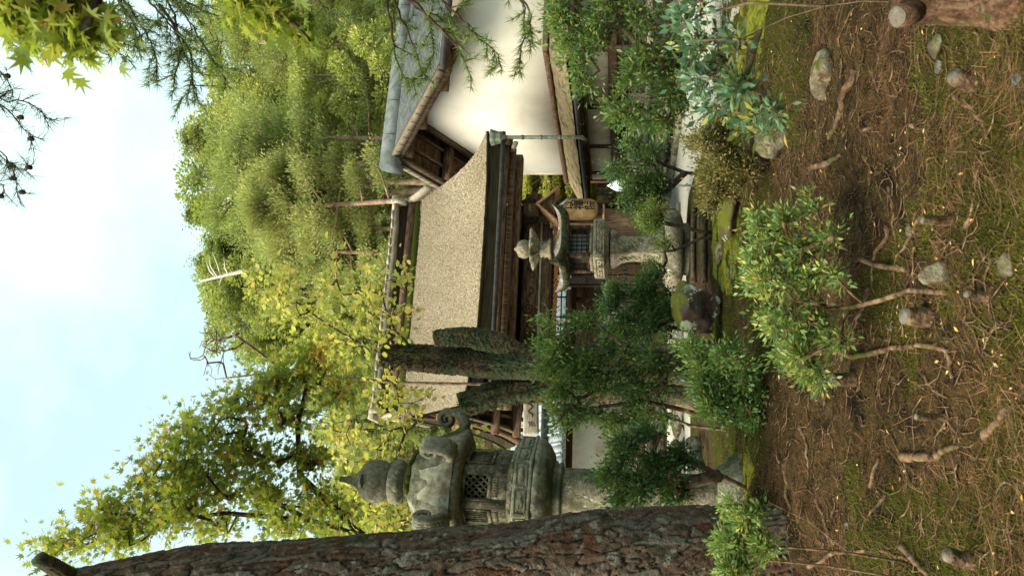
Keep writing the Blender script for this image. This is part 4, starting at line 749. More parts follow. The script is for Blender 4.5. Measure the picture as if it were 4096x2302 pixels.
rb = MB(); tt = np.linspace(0, 6.2832, 220); m6 = s6(tt); rb.tube(np.stack([.475*m6*np.cos(tt+HX), .475*m6*np.sin(tt+HX), zh(2064)+.006*np.sin(tt*60)], 1), .022, 6, cap=False); rb.build('rope_moulding', M['stone'], bl_, True)
pl6 = MB().lathe([(.40, zh(2070)), (.53, zh(2070)), (.56, zh(2074)), (.555, zh(2128)), (.575, zh(2132)), (.575, zh(2142)), (.5, zh(2146))][::-1], 6, rot=HX).build('platform', M['stoned'], bl_); smooth_o(pl6, .012)
for k in range(6):
    a0_ = HX+k*math.pi/3; p = np.array((math.cos(a0_), math.sin(a0_), 0))*.557; q = np.array((math.cos(a0_+math.pi/3), math.sin(a0_+math.pi/3), 0))*.557; no = nrm(p+q); ex = nrm(q-p); c_ = (p+q)/2
    for u in (-.24, .24):
        zc_ = (zh(2078)+zh(2126))/2; hh = abs(zh(2078)-zh(2126))/2*.85; pts = [c_+ex*(u*.557+sx_*.115)+no*.002+np.array((0, 0, zc_+sz_*hh)) for sx_, sz_ in ((-1, -1), (1, -1), (1, 1), (-1, 1), (-1, -1))]
        MB().tube(pts, .010, 5).build('panel_border', M['stoned'], pl6, True)
        w3 = rock_mb((0, 0, 0), (.085, .022, hh*.62), 300+k*7+int(u*10), sub=3, cuts=4, rough=.32); o = w3.build('carved_beast', M['stoned'], pl6, True); o.location = c_+ex*u*.557+np.array((0, 0, zc_)); o.rotation_euler = (0, 0, math.atan2(no[1], no[0])+math.pi/2)
lt = MB(); lt.lathe([(.52, zh(2146)), (.515, zh(2165)), (.46, zh(2190)), (.36, zh(2212)), (.30, zh(2216))][::-1], 96, rot=HX, sx=lambda t: 1+.045*np.abs(np.sin(t*9))); lt.build('lotus_bowl', M['stoned'], bl_, True)
MB().lathe([(.25, zh(2250)), (.29, zh(2246)), (.30, zh(2236)), (.27, zh(2230)), (.31, zh(2224)), (.31, zh(2214)), (.28, zh(2210))], 40).build('neck_ring', M['stoned'], bl_, True)
sh = MB().lathe([(.30, -.1), (.30, .3), (.245, .4), (.24, zh(2252)), (.22, zh(2245))], 40).build('shaft', M['stone'], bl_, True)
for i in range(9):
    an = HX+R(-62); zc_ = zh(2275+i*22); MB().tube([(.243*math.cos(an+.10*math.sin(t*2+i)), .243*math.sin(an+.10*math.sin(t*2+i)), zc_+.022*t) for t in np.linspace(-1, 1, 6)], .008, 4).build('carved_mark', M['stoned'], sh, True)
MB().lathe([(.46, -.15), (.48, .05), (.42, .16), (.34, .22), (.30, .3)], 48, sx=lambda t: 1+.05*np.abs(np.sin(t*6))).build('base', M['stoned'], bl_, True)
for o in [jw]: pass
for vq, syq in ((1480, 1935),):
    MB().lathe([(.001, .02), (.06, .012), (.075, 0)][::-1], 20).build('lichen_spot', M['patch'], jw, True).location = (.04, -.20, zh(1470))
# ---- small globe lamp in the shrub by the gate
gp = P(2478, 742, 13.0); go_ = MB().lathe([(.001, .22), (.02, .19), (.06, .13), (.10, .05), (.105, -.02), (.08, -.08), (.02, -.10), (.02, -1.95)][::-1], 24).build('garden_lamp', M['globe'], None, True); go_.location = gp; tag(go_, 'small white onion-shaped garden lamp above the shrub by the storehouse', 'lamp')
# ------------------------------------------------------------------ big pine at the left edge
def trunkpath(pts): return [P(a, b, y) for a, b, y in pts]
Yp = 6.3
edge = [(3140, 2016, .60), (3000, 2024, .56), (2860, 2034, .53), (2385, 2050, .50), (2067, 2098, .47), (1590, 2136, .44), (1110, 2178, .42), (800, 2192, .40), (420, 2262, .36), (240, 2305, .34), (-250, 2410, .30), (-700, 2500, .27)]
pc_ = []; prd = []
for sx, sy, r in edge: p = P(sx, sy, Yp); pc_.append((p[0]-r, Yp, p[2])); prd.append(r)
base = np.array(pc_[0]); base[2] = float(gz(base[0], base[1]))-.15; pc_[0] = tuple(base)
pine = thing('pine_tree', 'huge leaning pine trunk with plated grey-brown bark beside the ornate lantern', 'tree', base)
mb = MB(); barktube(mb, pc_, prd, 300, 840, .062, .27, .026, .75, 3, .05, .12); mb.build('trunk', M['bark'], pine, True, world=base)
sb_ = [P(300, 2330, 6.25), P(230, 2275, 6.1), P(165, 2238, 6.0), P(150, 2228, 5.98)]
mb = MB(); barktube(mb, sb_, [.09, .058, .05, .046], 40, 40, .05, .1, .012, .3, 4); mb.build('broken_branch', M['mossbark'], pine, True, world=base)
# pine crown high above the frame
cr = MB(); br_ = MB(); top = np.array(pc_[-1])
pts = top+np.array([1.0, -1.8, 1.4])+nrm(rng.normal(0, 1, (260, 3)))*(rng.random((260, 1))**.4)*np.array([3.6, 3.6, 1.3]); pts = pts[pts[:, 2] > 2.6+.84*pts[:, 1]]
tp, td = grow(br_, [[top-np.array([0, 0, 1.]), top, top+np.array([.6, -.3, 1.2])]], pts, .008, .5, .3, .25); br_.build('branches', M['darktwig'], pine, True, world=base)
n = len(tp)*90; d = np.repeat(td, 90, 0)+rng.normal(0, .8, (n, 3)); leaves(cr, np.repeat(tp, 90, 0)+rng.normal(0, .16, (n, 3)), d, .16, (NDL[0]*np.array([1, 2, 1]), NDL[1])); cr.build('crown', M['l_pined'], pine, kind='stuff', world=base)
# ------------------------------------------------------------------ mossy yellow-leaved tree before the gate
Ym = 10.0; mp_ = [P(2960, 1460, Ym), P(2700, 1452, Ym), P(2300, 1446, Ym), P(1980, 1446, Ym), P(1750, 1436, Ym), P(1530, 1428, Ym)]; mr = [.30, .24, .215, .195, .17, .145]
mp_[0][2] = gz(mp_[0][0], Ym)-.1; loc = np.array(mp_[0])
mt = thing('mossy_tree', 'dark moss-covered tree trunk with sawn limbs and yellow-green leaves', 'tree', loc)
mb = MB(); barktube(mb, mp_, mr, 120, 300, .06, .10, .030, .5, 7, .22); mb.build('trunk', M['mossbark'], mt, True, world=loc)
mb = MB(); barktube(mb, [P(2060, 1420, Ym), P(1985, 1368, Ym-.1), P(1880, 1346, Ym-.2), P(1800, 1345, Ym-.25), P(1738, 1352, Ym-.25)], [.16, .13, .11, .10, .085], 70, 110, .05, .08, .028, .5, 8, .3); lb = mb.build('sawn_limb', M['mossbark'], mt, True, world=loc)
mb = MB(); p2 = [P(2900, 1560, Ym+.3), P(2500, 1560, Ym+.3), P(2200, 1548, Ym+.2), P(2060, 1560, Ym+.1), P(1950, 1588, Ym), P(1838, 1622, Ym-.1)]; p2[0][2] = gz(p2[0][0], Ym)-.1; barktube(mb, p2, [.2, .18, .17, .165, .16, .15], 80, 200, .06, .09, .028, .5, 9, .25); mb.build('leaning_limb', M['mossbark'], mt, True, world=loc)
fz = MB()                                            # moss fuzz on the bark
for pth, rd_, q in ((mp_, mr, 24000), (p2, [.2, .18, .17, .165, .16, .15], 13000)):
    pth = np.array(pth); t = rng.random(q)*(len(pth)-1.001); i = t.astype(int); f_ = (t-i)[:, None]; c = pth[i]*(1-f_)+pth[i+1]*f_; r_ = np.interp(t, np.arange(len(rd_)), rd_); an = rng.random(q)*6.283; d = np.stack([np.cos(an), np.sin(an), np.zeros(q)], 1)
    keep = fbm(an*2, t*3, 5)+.15*np.cos(an+1.0) > .48; leaves(fz, (c+d*(r_*1.02)[:, None])[keep], (d+rng.normal(0, .6, (q, 3)))[keep], rng.uniform(.012, .045, keep.sum()), OV, rng.random(keep.sum())*.5, 0)
M['fuzz'] = mat('bark_moss', [(.04, .045, .024), (.09, .095, .05), (.19, .165, .08)], attr=True, rough=.95, bump=0)
fz.build('bark_moss', M['fuzz'], mt, kind='stuff', world=loc)
KB = [(1100, 1150, 95, 90, 10.2, .5), (1230, 1240, 110, 100, 10.2, .6), (1330, 1130, 90, 90, 10.1, .5), (1500, 1170, 110, 110, 9.8, .5), (1590, 1090, 40, 70, 9.8, .3), (1560, 1290, 90, 100, 9.9, .5), (1440, 1330, 110, 100, 10, .6), (1300, 1400, 100, 90, 10.2, .5), (1600, 1560, 90, 90, 9.8, .5), (1570, 1680, 110, 100, 9.7, .6), (1500, 1800, 120, 110, 9.7, .6), (1480, 1950, 130, 120, 9.7, .6), (1560, 2090, 120, 100, 9.6, .5), (1660, 1600, 60, 60, 9.6, .3), (1340, 1750, 80, 100, 9.9, .5), (1880, 1705, 30, 25, 9.4, .1)]
b = MB(); pts, _ = blobs(KB, 250, .5)
tp, td = grow(b, [[P(1560, 1428, Ym), P(1450, 1380, Ym), P(1300, 1290, 10.1), P(1150, 1180, 10.2)], [P(1700, 1440, Ym), P(1580, 1320, 9.9), P(1540, 1230, 9.8), P(1520, 1130, 9.8)], [P(1900, 1610, Ym), P(1700, 1660, 9.8), P(1620, 1730, 9.7), P(1560, 1900, 9.7), P(1600, 2080, 9.6)]], pts, .003, .42, .12, .3, base_r=.035); b.build('branches', M['darktwig'], mt, True, world=loc)
l = MB(); scatter(l, tp, td, 10, .16, .074, RND, up=-.15, upn=.5, rbase=np.clip(rng.normal(.45, .25, len(tp)), 0, 1)); l.build('crown', M['l_kat'], mt, kind='stuff', world=loc)
# ------------------------------------------------------------------ maple at the left
MBk = [(190, 2170, 75, 70, 7.6, .3), (330, 2150, 70, 90, 7.6, .4), (430, 2110, 90, 110, 7.6, .5), (560, 1985, 100, 110, 7.6, .5), (540, 2140, 90, 80, 7.7, .5), (680, 1850, 100, 110, 7.6, .5), (700, 2020, 120, 120, 7.7, .6), (790, 1740, 90, 100, 7.7, .5), (860, 1900, 120, 120, 7.7, .6), (880, 2090, 110, 90, 7.8, .5), (930, 1650, 100, 100, 7.7, .5), (1010, 1800, 120, 110, 7.8, .6), (1060, 1960, 120, 120, 7.8, .6), (1050, 1520, 90, 90, 7.8, .4), (1130, 1640, 100, 90, 7.8, .5), (1180, 1480, 80, 80, 7.9, .4), (1270, 1440, 90, 70, 7.9, .4), (1240, 1800, 100, 90, 7.9, .5), (1270, 1960, 110, 110, 7.9, .5), (1380, 2070, 110, 90, 8.2, .5), (1150, 2080, 110, 90, 7.8, .5), (1330, 1560, 70, 60, 7.9, .4)]
OUTL = .03; mb0 = P(2800, 2200, 8.6); mb0[2] = gz(mb0[0], mb0[1])-.05
shrub('maple_tree', 'maple with green to orange star leaves between pine trunk and sky', 'tree', [[mb0, P(2200, 2190, 8.5), P(1700, 2170, 8.3), P(1450, 2140, 8.1), P(1250, 2080, 7.9), P(1000, 1960, 7.8), P(900, 1850, 7.8), P(780, 1800, 7.8)], [P(1450, 2140, 8.1), P(1200, 1900, 8), P(1190, 1700, 7.9), P(1240, 1480, 7.9)], [P(1250, 2080, 7.9), P(900, 2050, 7.7), P(600, 2090, 7.7), P(300, 2190, 7.6)]], MBk, 640, 10, .056, 'l_maple', 'darktwig', .15, .0026, .43, MAP, up=-.1, shell=.45, rnd0=.27, rs=.12, base_r=.05)
mt3 = [o for o in bpy.data.objects if o.name.startswith('maple_tree')][0]; l = MB()
for cx_, cy_ in ((1285, 1440), (1345, 1545), (1300, 1400), (1010, 1660)): leaves(l, P(cx_, cy_, 7.6)+rng.normal(0, .07, (14, 3)), rng.normal(0, 1, (14, 3)), .065, MAP, rng.uniform(.85, 1, 14), .4)
l.build('red_leaves', M['l_maple'], mt3, world=np.array(mt3.location))
OUTL = .14
# bare branch above the maple
bb0 = P(2750, 1530, 11.5); bb0[2] = gz(bb0[0], 11.5)-.05
bt = thing('bare_tree', 'thin leafless grey branch reaching into the sky above the gate', 'tree', bb0); b = MB(); pts, _ = blobs([(880, 1400, 90, 70, 11.5, .4), (830, 1330, 60, 50, 11.5, .3), (850, 1490, 70, 50, 11.5, .3), (800, 1430, 60, 80, 11.5, .3), (960, 1340, 50, 40, 11.5, .2)], 70, .6)
grow(b, [[bb0, P(2200, 1540, 11.5), P(1600, 1530, 11.5), P(1140, 1490, 11.5), P(1050, 1420, 11.5), P(940, 1340, 11.5)], [P(1140, 1490, 11.5), P(1000, 1500, 11.5), P(860, 1515, 11.5)]], pts, .0045, .42, .15, .25); b.build('branches', M['twig'], bt, True, world=bb0)
# ------------------------------------------------------------------ shrubs
def gp_(sx, sy, Y): p = P(sx, sy, Y); p[2] = float(gz(p[0], p[1]))-.03; return p
EG = 'evergreen garden shrubs'
shrub('evergreen_shrub', 'tall evergreen shrub with twisted branches before the storehouse', 'shrub', [[gp_(2950, 200, 9.6), P(2800, 270, 9.6), P(2600, 220, 9.5), P(2480, 100, 9.4), P(2380, 110, 9.4), P(2330, 190, 9.3)], [P(2700, 250, 9.6), P(2560, 330, 9.4), P(2450, 400, 9.3)], [P(2600, 220, 9.5), P(2450, 20, 9.4), P(2350, -80, 9.4)]],
      [(2260, 40, 80, 110, 9.3, .5), (2290, 190, 60, 90, 9.3, .4), (2330, 310, 60, 80, 9.2, .4), (2380, 120, 80, 120, 9.3, .5), (2430, 30, 90, 90, 9.4, .5), (2530, 300, 90, 130, 9.3, .5), (2510, 430, 80, 100, 9.2, .4), (2620, 330, 90, 150, 9.4, .5), (2640, 480, 70, 90, 9.3, .4), (2560, 90, 100, 120, 9.5, .5), (2680, 150, 70, 110, 9.5, .5), (2700, 380, 60, 80, 9.4, .4)], 620, 11, .062, 'l_mid', 'twig', .085, .004, .47, group=None, wig=.5, base_r=.07)
shrub('evergreen_shrub', 'rounded dark evergreen shrub between lantern pedestal and storehouse', 'shrub', [[gp_(2830, 700, 11.6), P(2740, 690, 11.6), P(2660, 660, 11.6), P(2580, 620, 11.6)], [P(2740, 690, 11.6), P(2650, 780, 11.6), P(2570, 800, 11.5)]],
      [(2530, 600, 70, 80, 11.6, .45), (2480, 680, 60, 60, 11.6, .4), (2560, 700, 90, 90, 11.5, .5), (2620, 600, 70, 60, 11.6, .4), (2530, 800, 60, 80, 11.4, .4), (2590, 850, 70, 90, 11.4, .4), (2640, 760, 60, 80, 11.5, .4)], 420, 16, .042, 'l_dark', 'darktwig', .075, .0035, .45, base_r=.05)
shrub('evergreen_shrub', 'yellow-green small-leaved shrub in front of the lantern pedestal', 'shrub', [[gp_(2905, 930, 11.0), P(2800, 925, 11.0), P(2720, 905, 11.0), P(2650, 890, 11.0)], [gp_(2900, 955, 11.0), P(2810, 950, 11.), P(2700, 1000, 11.), P(2620, 1010, 11.)]],
      [(2570, 860, 35, 45, 11.1, .25), (2610, 910, 40, 50, 11, .3), (2645, 985, 35, 40, 11, .25), (2625, 850, 45, 50, 11, .3), (2610, 1050, 35, 35, 11, .25), (2640, 1085, 35, 35, 11, .25)], 230, 13, .036, 'l_pier', 'darktwig', .06, .003, .45, base_r=.035, rnd0=.55)
shrub('evergreen_shrub', 'dense round evergreen shrub beside the lichened boulder', 'shrub', [[gp_(2860, 1330, 10.9), P(2760, 1320, 10.9), P(2640, 1300, 10.9), P(2540, 1280, 10.9)], [P(2760, 1320, 10.9), P(2620, 1190, 10.8), P(2500, 1160, 10.8)]],
      [(2480, 1160, 60, 50, 10.8, .35), (2440, 1230, 60, 70, 10.8, .4), (2500, 1290, 90, 90, 10.8, .5), (2590, 1190, 80, 80, 10.7, .45), (2620, 1310, 80, 90, 10.8, .5), (2660, 1230, 60, 70, 10.7, .4)], 480, 17, .043, 'l_dark', 'darktwig', .075, .0035, .45, base_r=.05, rnd0=.42)
shrub('evergreen_shrub', 'big open evergreen shrub with pale twisting branches before the mossy tree', 'shrub', [[gp_(2900, 1390, 9.0), P(2720, 1392, 9.0), P(2560, 1405, 9.0), P(2480, 1420, 9.0), P(2440, 1470, 9.0), P(2420, 1540, 9), P(2330, 1590, 9), P(2280, 1560, 9)], [gp_(2880, 1720, 9.2), P(2760, 1700, 9.2), P(2600, 1640, 9.2), P(2520, 1680, 9.2), P(2480, 1600, 9.1), P(2430, 1550, 9)], [gp_(2880, 1690, 9.2), P(2700, 1630, 9.2), P(2560, 1600, 9.1), P(2450, 1620, 9.0)], [P(2440, 1470, 9.0), P(2300, 1440, 8.9), P(2250, 1400, 8.9)]],
      [(2190, 1290, 45, 60, 8.9, .3), (2250, 1350, 70, 70, 8.9, .4), (2190, 1450, 60, 70, 8.9, .4), (2260, 1530, 80, 80, 8.9, .45), (2210, 1590, 60, 60, 8.9, .35), (2330, 1640, 80, 80, 8.9, .4), (2370, 1440, 80, 80, 9, .45), (2440, 1380, 70, 70, 9, .4), (2430, 1690, 80, 70, 9, .4), (2500, 1530, 80, 90, 9, .45), (2570, 1450, 70, 80, 9.1, .4), (2540, 1650, 70, 70, 9.1, .4), (2600, 1570, 70, 70, 9.1, .4), (2250, 1660, 60, 60, 8.9, .3), (2330, 1300, 60, 60, 8.9, .3), (2350, 1540, 80, 80, 8.8, .4), (2480, 1450, 80, 80, 8.8, .4), (2160, 1380, 40, 50, 8.9, .25), (2230, 1430, 70, 60, 8.8, .3), (2300, 1480, 70, 70, 8.8, .3), (2660, 1480, 60, 80, 9.0, .3), (2630, 1680, 60, 60, 9.1, .3)], 860, 11, .046, 'l_mid', 'twig', .07, .0038, .47, wig=.45, base_r=.06, rnd0=.36)
shrub('evergreen_shrub', 'dense dark shrub at the foot of the ornate lantern', 'shrub', [[gp_(3010, 1960, 7.4), P(2880, 1900, 7.4), P(2740, 1830, 7.4), P(2650, 1800, 7.4)], [P(2880, 1900, 7.4), P(2700, 1940, 7.3), P(2560, 1960, 7.3)]],
      [(2440, 1880, 60, 60, 7.3, .35), (2500, 1800, 80, 70, 7.3, .4), (2530, 1930, 100, 90, 7.3, .45), (2620, 1830, 90, 90, 7.3, .45), (2680, 1950, 90, 80, 7.3, .4), (2730, 1830, 70, 60, 7.3, .35), (2600, 1730, 60, 40, 7.3, .3), (2480, 1985, 60, 50, 7.3, .3)], 520, 15, .040, 'l_dark', 'twig', .065, .0035, .45, base_r=.045, rnd0=.3)
shrub('evergreen_shrub', 'leafy green shrub between the mossy tree and the bright pieris', 'shrub', [[gp_(3120, 1640, 6.9), P(3040, 1600, 6.9), P(2950, 1560, 6.9), P(2860, 1520, 6.9)], [gp_(3100, 1500, 7.0), P(3000, 1480, 6.9), P(2880, 1440, 6.9)]],
      [(2790, 1400, 70, 80, 6.9, .35), (2790, 1520, 70, 80, 6.9, .35), (2880, 1440, 80, 90, 6.8, .4), (2890, 1570, 90, 90, 6.8, .4), (2960, 1660, 80, 60, 6.8, .3), (2970, 1500, 70, 80, 6.8, .35), (2840, 1640, 60, 50, 6.8, .3), (3010, 1590, 50, 60, 6.8, .3)], 480, 13, .040, 'l_mid', 'twig', .065, .003, .45, base_r=.035, rnd0=.45)
shrub('pieris_shrub', 'bright pale-green shrub with whorled leaves over the brown needles', 'shrub', [[G(3790, 1170), P(3640, 1160, 4.1), P(3520, 1200, 4.3), P(3400, 1230, 4.5), P(3250, 1240, 4.7)], [G(3640, 1080), P(3500, 1060, 4.6), P(3350, 1000, 4.7), P(3200, 960, 4.8)], [P(3400, 1230, 4.5), P(3300, 1400, 4.6), P(3180, 1480, 4.7)]],
      [(3010, 1010, 80, 90, 4.9, .25), (3060, 1130, 90, 90, 4.8, .3), (3100, 900, 70, 70, 4.8, .2), (3190, 990, 90, 90, 4.7, .25), (3200, 1140, 90, 90, 4.7, .3), (3130, 1270, 90, 90, 4.7, .3), (3250, 1270, 80, 80, 4.6, .25), (3200, 1400, 90, 80, 4.6, .25), (3280, 1480, 80, 70, 4.6, .25), (3330, 1090, 50, 60, 4.5, .2), (3340, 1370, 50, 60, 4.5, .2), (3130, 1440, 60, 60, 4.7, .2), (3020, 900, 50, 60, 4.9, .2), (3330, 950, 60, 50, 4.6, .15), (3230, 830, 50, 50, 4.7, .15)], 430, 13, .036, 'l_pier', 'stick', .045, .0022, .45, base_r=.016, rnd0=.4, step=.08, up=.5)
shrub('pieris_shrub', 'leafy sprig in front of the big pine trunk base', 'shrub', [[G(3640, 2250), P(3400, 2210, 3.95), P(3200, 2190, 4.1), P(3050, 2180, 4.2)], [P(3400, 2210, 3.95), P(3230, 2080, 4.1), P(3080, 2010, 4.2)], [G(3720, 2330), P(3300, 2260, 4.1), P(3080, 2240, 4.2)]],
      [(2930, 2010, 50, 60, 4.2, .15), (2990, 2100, 60, 70, 4.2, .18), (2900, 2190, 50, 70, 4.2, .15), (2960, 2240, 70, 60, 4.2, .15), (3040, 2190, 60, 60, 4.1, .15), (3040, 2050, 40, 40, 4.2, .12), (2920, 2290, 60, 50, 4.2, .15)], 170, 12, .032, 'l_pier', 'stick', .032, .0018, .38, base_r=.007, rnd0=.45, step=.08, up=.5)
shrub('bushy_shrub', 'brownish twiggy low shrub with small olive leaves', 'shrub', [[gp_(3080, 640, 7.2), P(2980, 600, 7.2), P(2880, 560, 7.2)], [gp_(3070, 690, 7.2), P(2960, 720, 7.2), P(2860, 760, 7.2)], [gp_(3075, 650, 7.2), P(2950, 650, 7.1), P(2850, 640, 7.1)]],
      [(2800, 560, 60, 80, 7.2, .35), (2820, 680, 60, 80, 7.2, .35), (2840, 800, 60, 70, 7.2, .3), (2900, 540, 70, 80, 7.1, .35), (2910, 640, 80, 80, 7.1, .4), (2930, 760, 80, 80, 7.1, .35), (3000, 690, 60, 80, 7.1, .3), (2880, 470, 50, 50, 7.2, .25)], 620, 11, .031, 'l_brown', 'stick', .055, .0032, .42, base_r=.03, wig=.35)
# old pruned trunk at the right edge
tb = G(4010, 30); tr = shrub('pruned_tree', 'reddish old trunk with a sawn limb and glossy blue-green leaves', 'tree', [[tb, P(3850, 25, 3.1), P(3620, 10, 3.15), P(3450, 5, 3.2), P(3300, 25, 3.25), P(3150, 70, 3.3), P(3040, 120, 3.35), P(2960, 160, 3.4)], [P(3040, 120, 3.35), P(2990, 300, 3.4), P(2950, 450, 3.4)], [P(3300, 25, 3.25), P(3000, 10, 3.3), P(2800, 60, 3.4)]],
      [(2760, 60, 70, 80, 3.4, .2), (2790, 180, 70, 80, 3.4, .2), (2860, 270, 80, 80, 3.4, .22), (2900, 170, 70, 70, 3.4, .2), (2960, 350, 80, 70, 3.4, .2), (2880, 420, 70, 70, 3.4, .2), (3010, 480, 60, 50, 3.4, .15), (2800, 340, 60, 70, 3.4, .2), (3090, 430, 50, 60, 3.35, .15), (3060, 520, 50, 40, 3.4, .12)], 110, 9, .044, 'l_blue', 'twig', .035, .0018, .42, base_r=.018, rnd0=.4, step=.08, up=.3)
loc = np.array(tr.location); mb = MB(); barktube(mb, [G(4100, 35)-np.array([0, 0, .1]), P(3900, 22, 3.08), P(3720, 18, 3.1), P(3575, 28, 3.1)], [.095, .075, .068, .058], 70, 110, .05, .16, .012, .4, 12, .1); mb.build('old_stem', M['oldstem'], tr, True, world=loc)
cfp = P(3590, 66, 3.0); mb = MB(); mb.tube([P(3660, 40, 3.08), P(3625, 58, 3.03), cfp], [.05, .046, .045], 20); lb = mb.build('sawn_limb', M['oldstem'], tr, True, world=loc)
d_ = nrm(cfp-P(3625, 58, 3.03)); MB().tube([cfp, cfp+d_*.004], [.041, .039], 20).build('cut_face', M['cut'], lb, True, world=loc)
# ------------------------------------------------------------------ rocks and stones
rock('boulder', 'tall reddish boulder with pale lichen patches and yellow moss', 2675, 2950, 1120, 1360, 5, 'rockd', depth=.42, Y=9.9, sink=.1, rough=.26, cuts=14, sub=5, flat=1.)
rock('boulder', 'dark blue-grey rock behind the bright pieris leaves', 2975, 3090, 930, 1110, 6, 'rockb', Y=7.3, rough=.15)
rock('boulder', 'mossy upright rock beneath the twiggy shrub', 2870, 2975, 750, 960, 8, 'rockd', Y=8.5, rough=.2)
rock('stone', 'flat-topped pale grey stone on the moss below the lantern', 2855, 2920, 975, 1060, 9, 'rock', Y=9.9)
rock('stone', 'small dark stone in the moss beside the lichened boulder', 2920, 2970, 1055, 1130, 10, 'rockb', Y=8.9)
rock('boulder', 'brown rounded rock among leaves in front of the moss lawn', 2990, 3110, 455, 620, 14, 'rock', Y=6.6)
rock('rock', 'pale grey rounded rock half sunk in moss near the pruned trunk', 3228, 3330, 195, 392, 15, 'rock', rough=.12, cuts=5)
rock('stone_block', 'angular grey-green stone block in the foreground needles', 3640, 3810, 1036, 1150, 16, 'rock', rough=.06, cuts=12, flat=1.)
rock('stone', 'narrow pale stone beside the sawn trunk', 3712, 3765, 125, 232, 17, 'rock')
rock('stone', 'slim grey stone chip next to the narrow pale stone', 3735, 3765, 232, 292, 18, 'rockb')
rock('stone', 'flat buried stone beyond the stone block, nearest the viewer', 3985, 4050, 1015, 1120, 19, 'rock')
rock('stone', 'small pinkish stone between two roots', 3618, 3660, 895, 948, 20, 'rock')
rock('pebble', 'small grey pebble beside the upright sawn stump', 3545, 3575, 1300, 1325, 21, 'rock')
rock('pebble', 'pale pebble on the litter near the bent branch', 3375, 3395, 2085, 2112, 22, 'rockb')
rock('stone', 'dark round stone beside the foot of the pruned trunk', 4040, 4090, 290, 340, 23, 'rockb')
for i, (a, b_, c, d, Y) in enumerate(((2725, 2800, 1745, 1800, 12.6), (2700, 2790, 1800, 1860, 12.4), (2740, 2815, 1855, 1905, 12.2))): rock('dark_stone', ['dark grey stone nearest the twisting pale stems', 'largest dark grey stone under the plank fence', 'dark stone half hidden by the lantern shrub'][i], a, b_, c, d, 30+i, 'rockb', Y=Y, cuts=3, rough=.2)
o = MB().box((-.14, -.14, 0), (.14, .14, .40), jit=.01).build('granite_block', mat('pink_granite', [(.20, .11, .075), (.32, .19, .14)], 40, rough=.9)); o.location = gp_(2780, 1612, 13.2); smooth_o(o, .012); tag(o, 'reddish granite block beside the rubble wall', 'block')
for i, (sx, Y) in enumerate(((2738, 12.4), (2808, 11.4))):
    q = [P(sx, s, Y) for s in (830, 900, 980, 1060, 1130)]; zf = [float(gz(a[0], a[1]))+.05 for a in q]; c0 = q[2].copy(); c0[2] = zf[2]
    o = MB().tube([np.array((a[0], a[1]+.02*math.sin(k*2), z_))-c0 for k, (a, z_) in enumerate(zip(q, zf))], .045, 10).build('edging_log', M['darktwig'], None, True); o.location = c0; tag(o, ['thin log edging closest to the lantern base', 'thin log edging between the lantern and the moss'][i], 'log', 'edging logs')
# ------------------------------------------------------------------ stumps, logs and sticks on the ground
def stump(sx0, sx1, sy, rpx, label, tilt=(0, 0)):
    b = G(sx1, sy); Y = b[1]; h = (sx1-sx0)/F*Y*1.05; r = rpx/F*Y; o = thing('tree_stump', label, 'stump', b); mb = MB(); tp_ = np.array([tilt[0]*h, tilt[1]*h, h])
    barktube(mb, [np.array((0, 0, -.05)), tp_*.5, tp_], [r*1.25, r*1.05, r], 40, 50, .03, .06, .006, .4, int(sy), .05); mb.build('stem', M['stick'], o, True)
    n_ = nrm(tp_); MB().tube([tp_-n_*.004, tp_+n_*.004], [r*.97, r*.94], 24).build('cut_face', M['cut'], o, True)
stump(3800, 3890, 345, 33, 'squat sawn stump with grey face touching the curved root', (.3, -.5)); stump(3612, 3715, 1272, 34, 'upright sawn stump with pale ringed face in the moss', (.1, -.25)); stump(3330, 3415, 1516, 24, 'short sawn stump under the bright pieris leaves', (0, -.2))
stump(3690, 3815, 886, 15, 'narrow split stake standing in the needles', (.05, -.1)); stump(3780, 3890, 2250, 28, 'broken root stump at the foreground corner under the pine', (.4, -.3)); stump(3660, 3780, 1672, 12, 'thin cut sapling stub beside a dark hollow', (.1, -.2)); stump(3860, 3935, 1190, 16, 'forked broken stub at the end of the leaning stem', (.2, -.3))
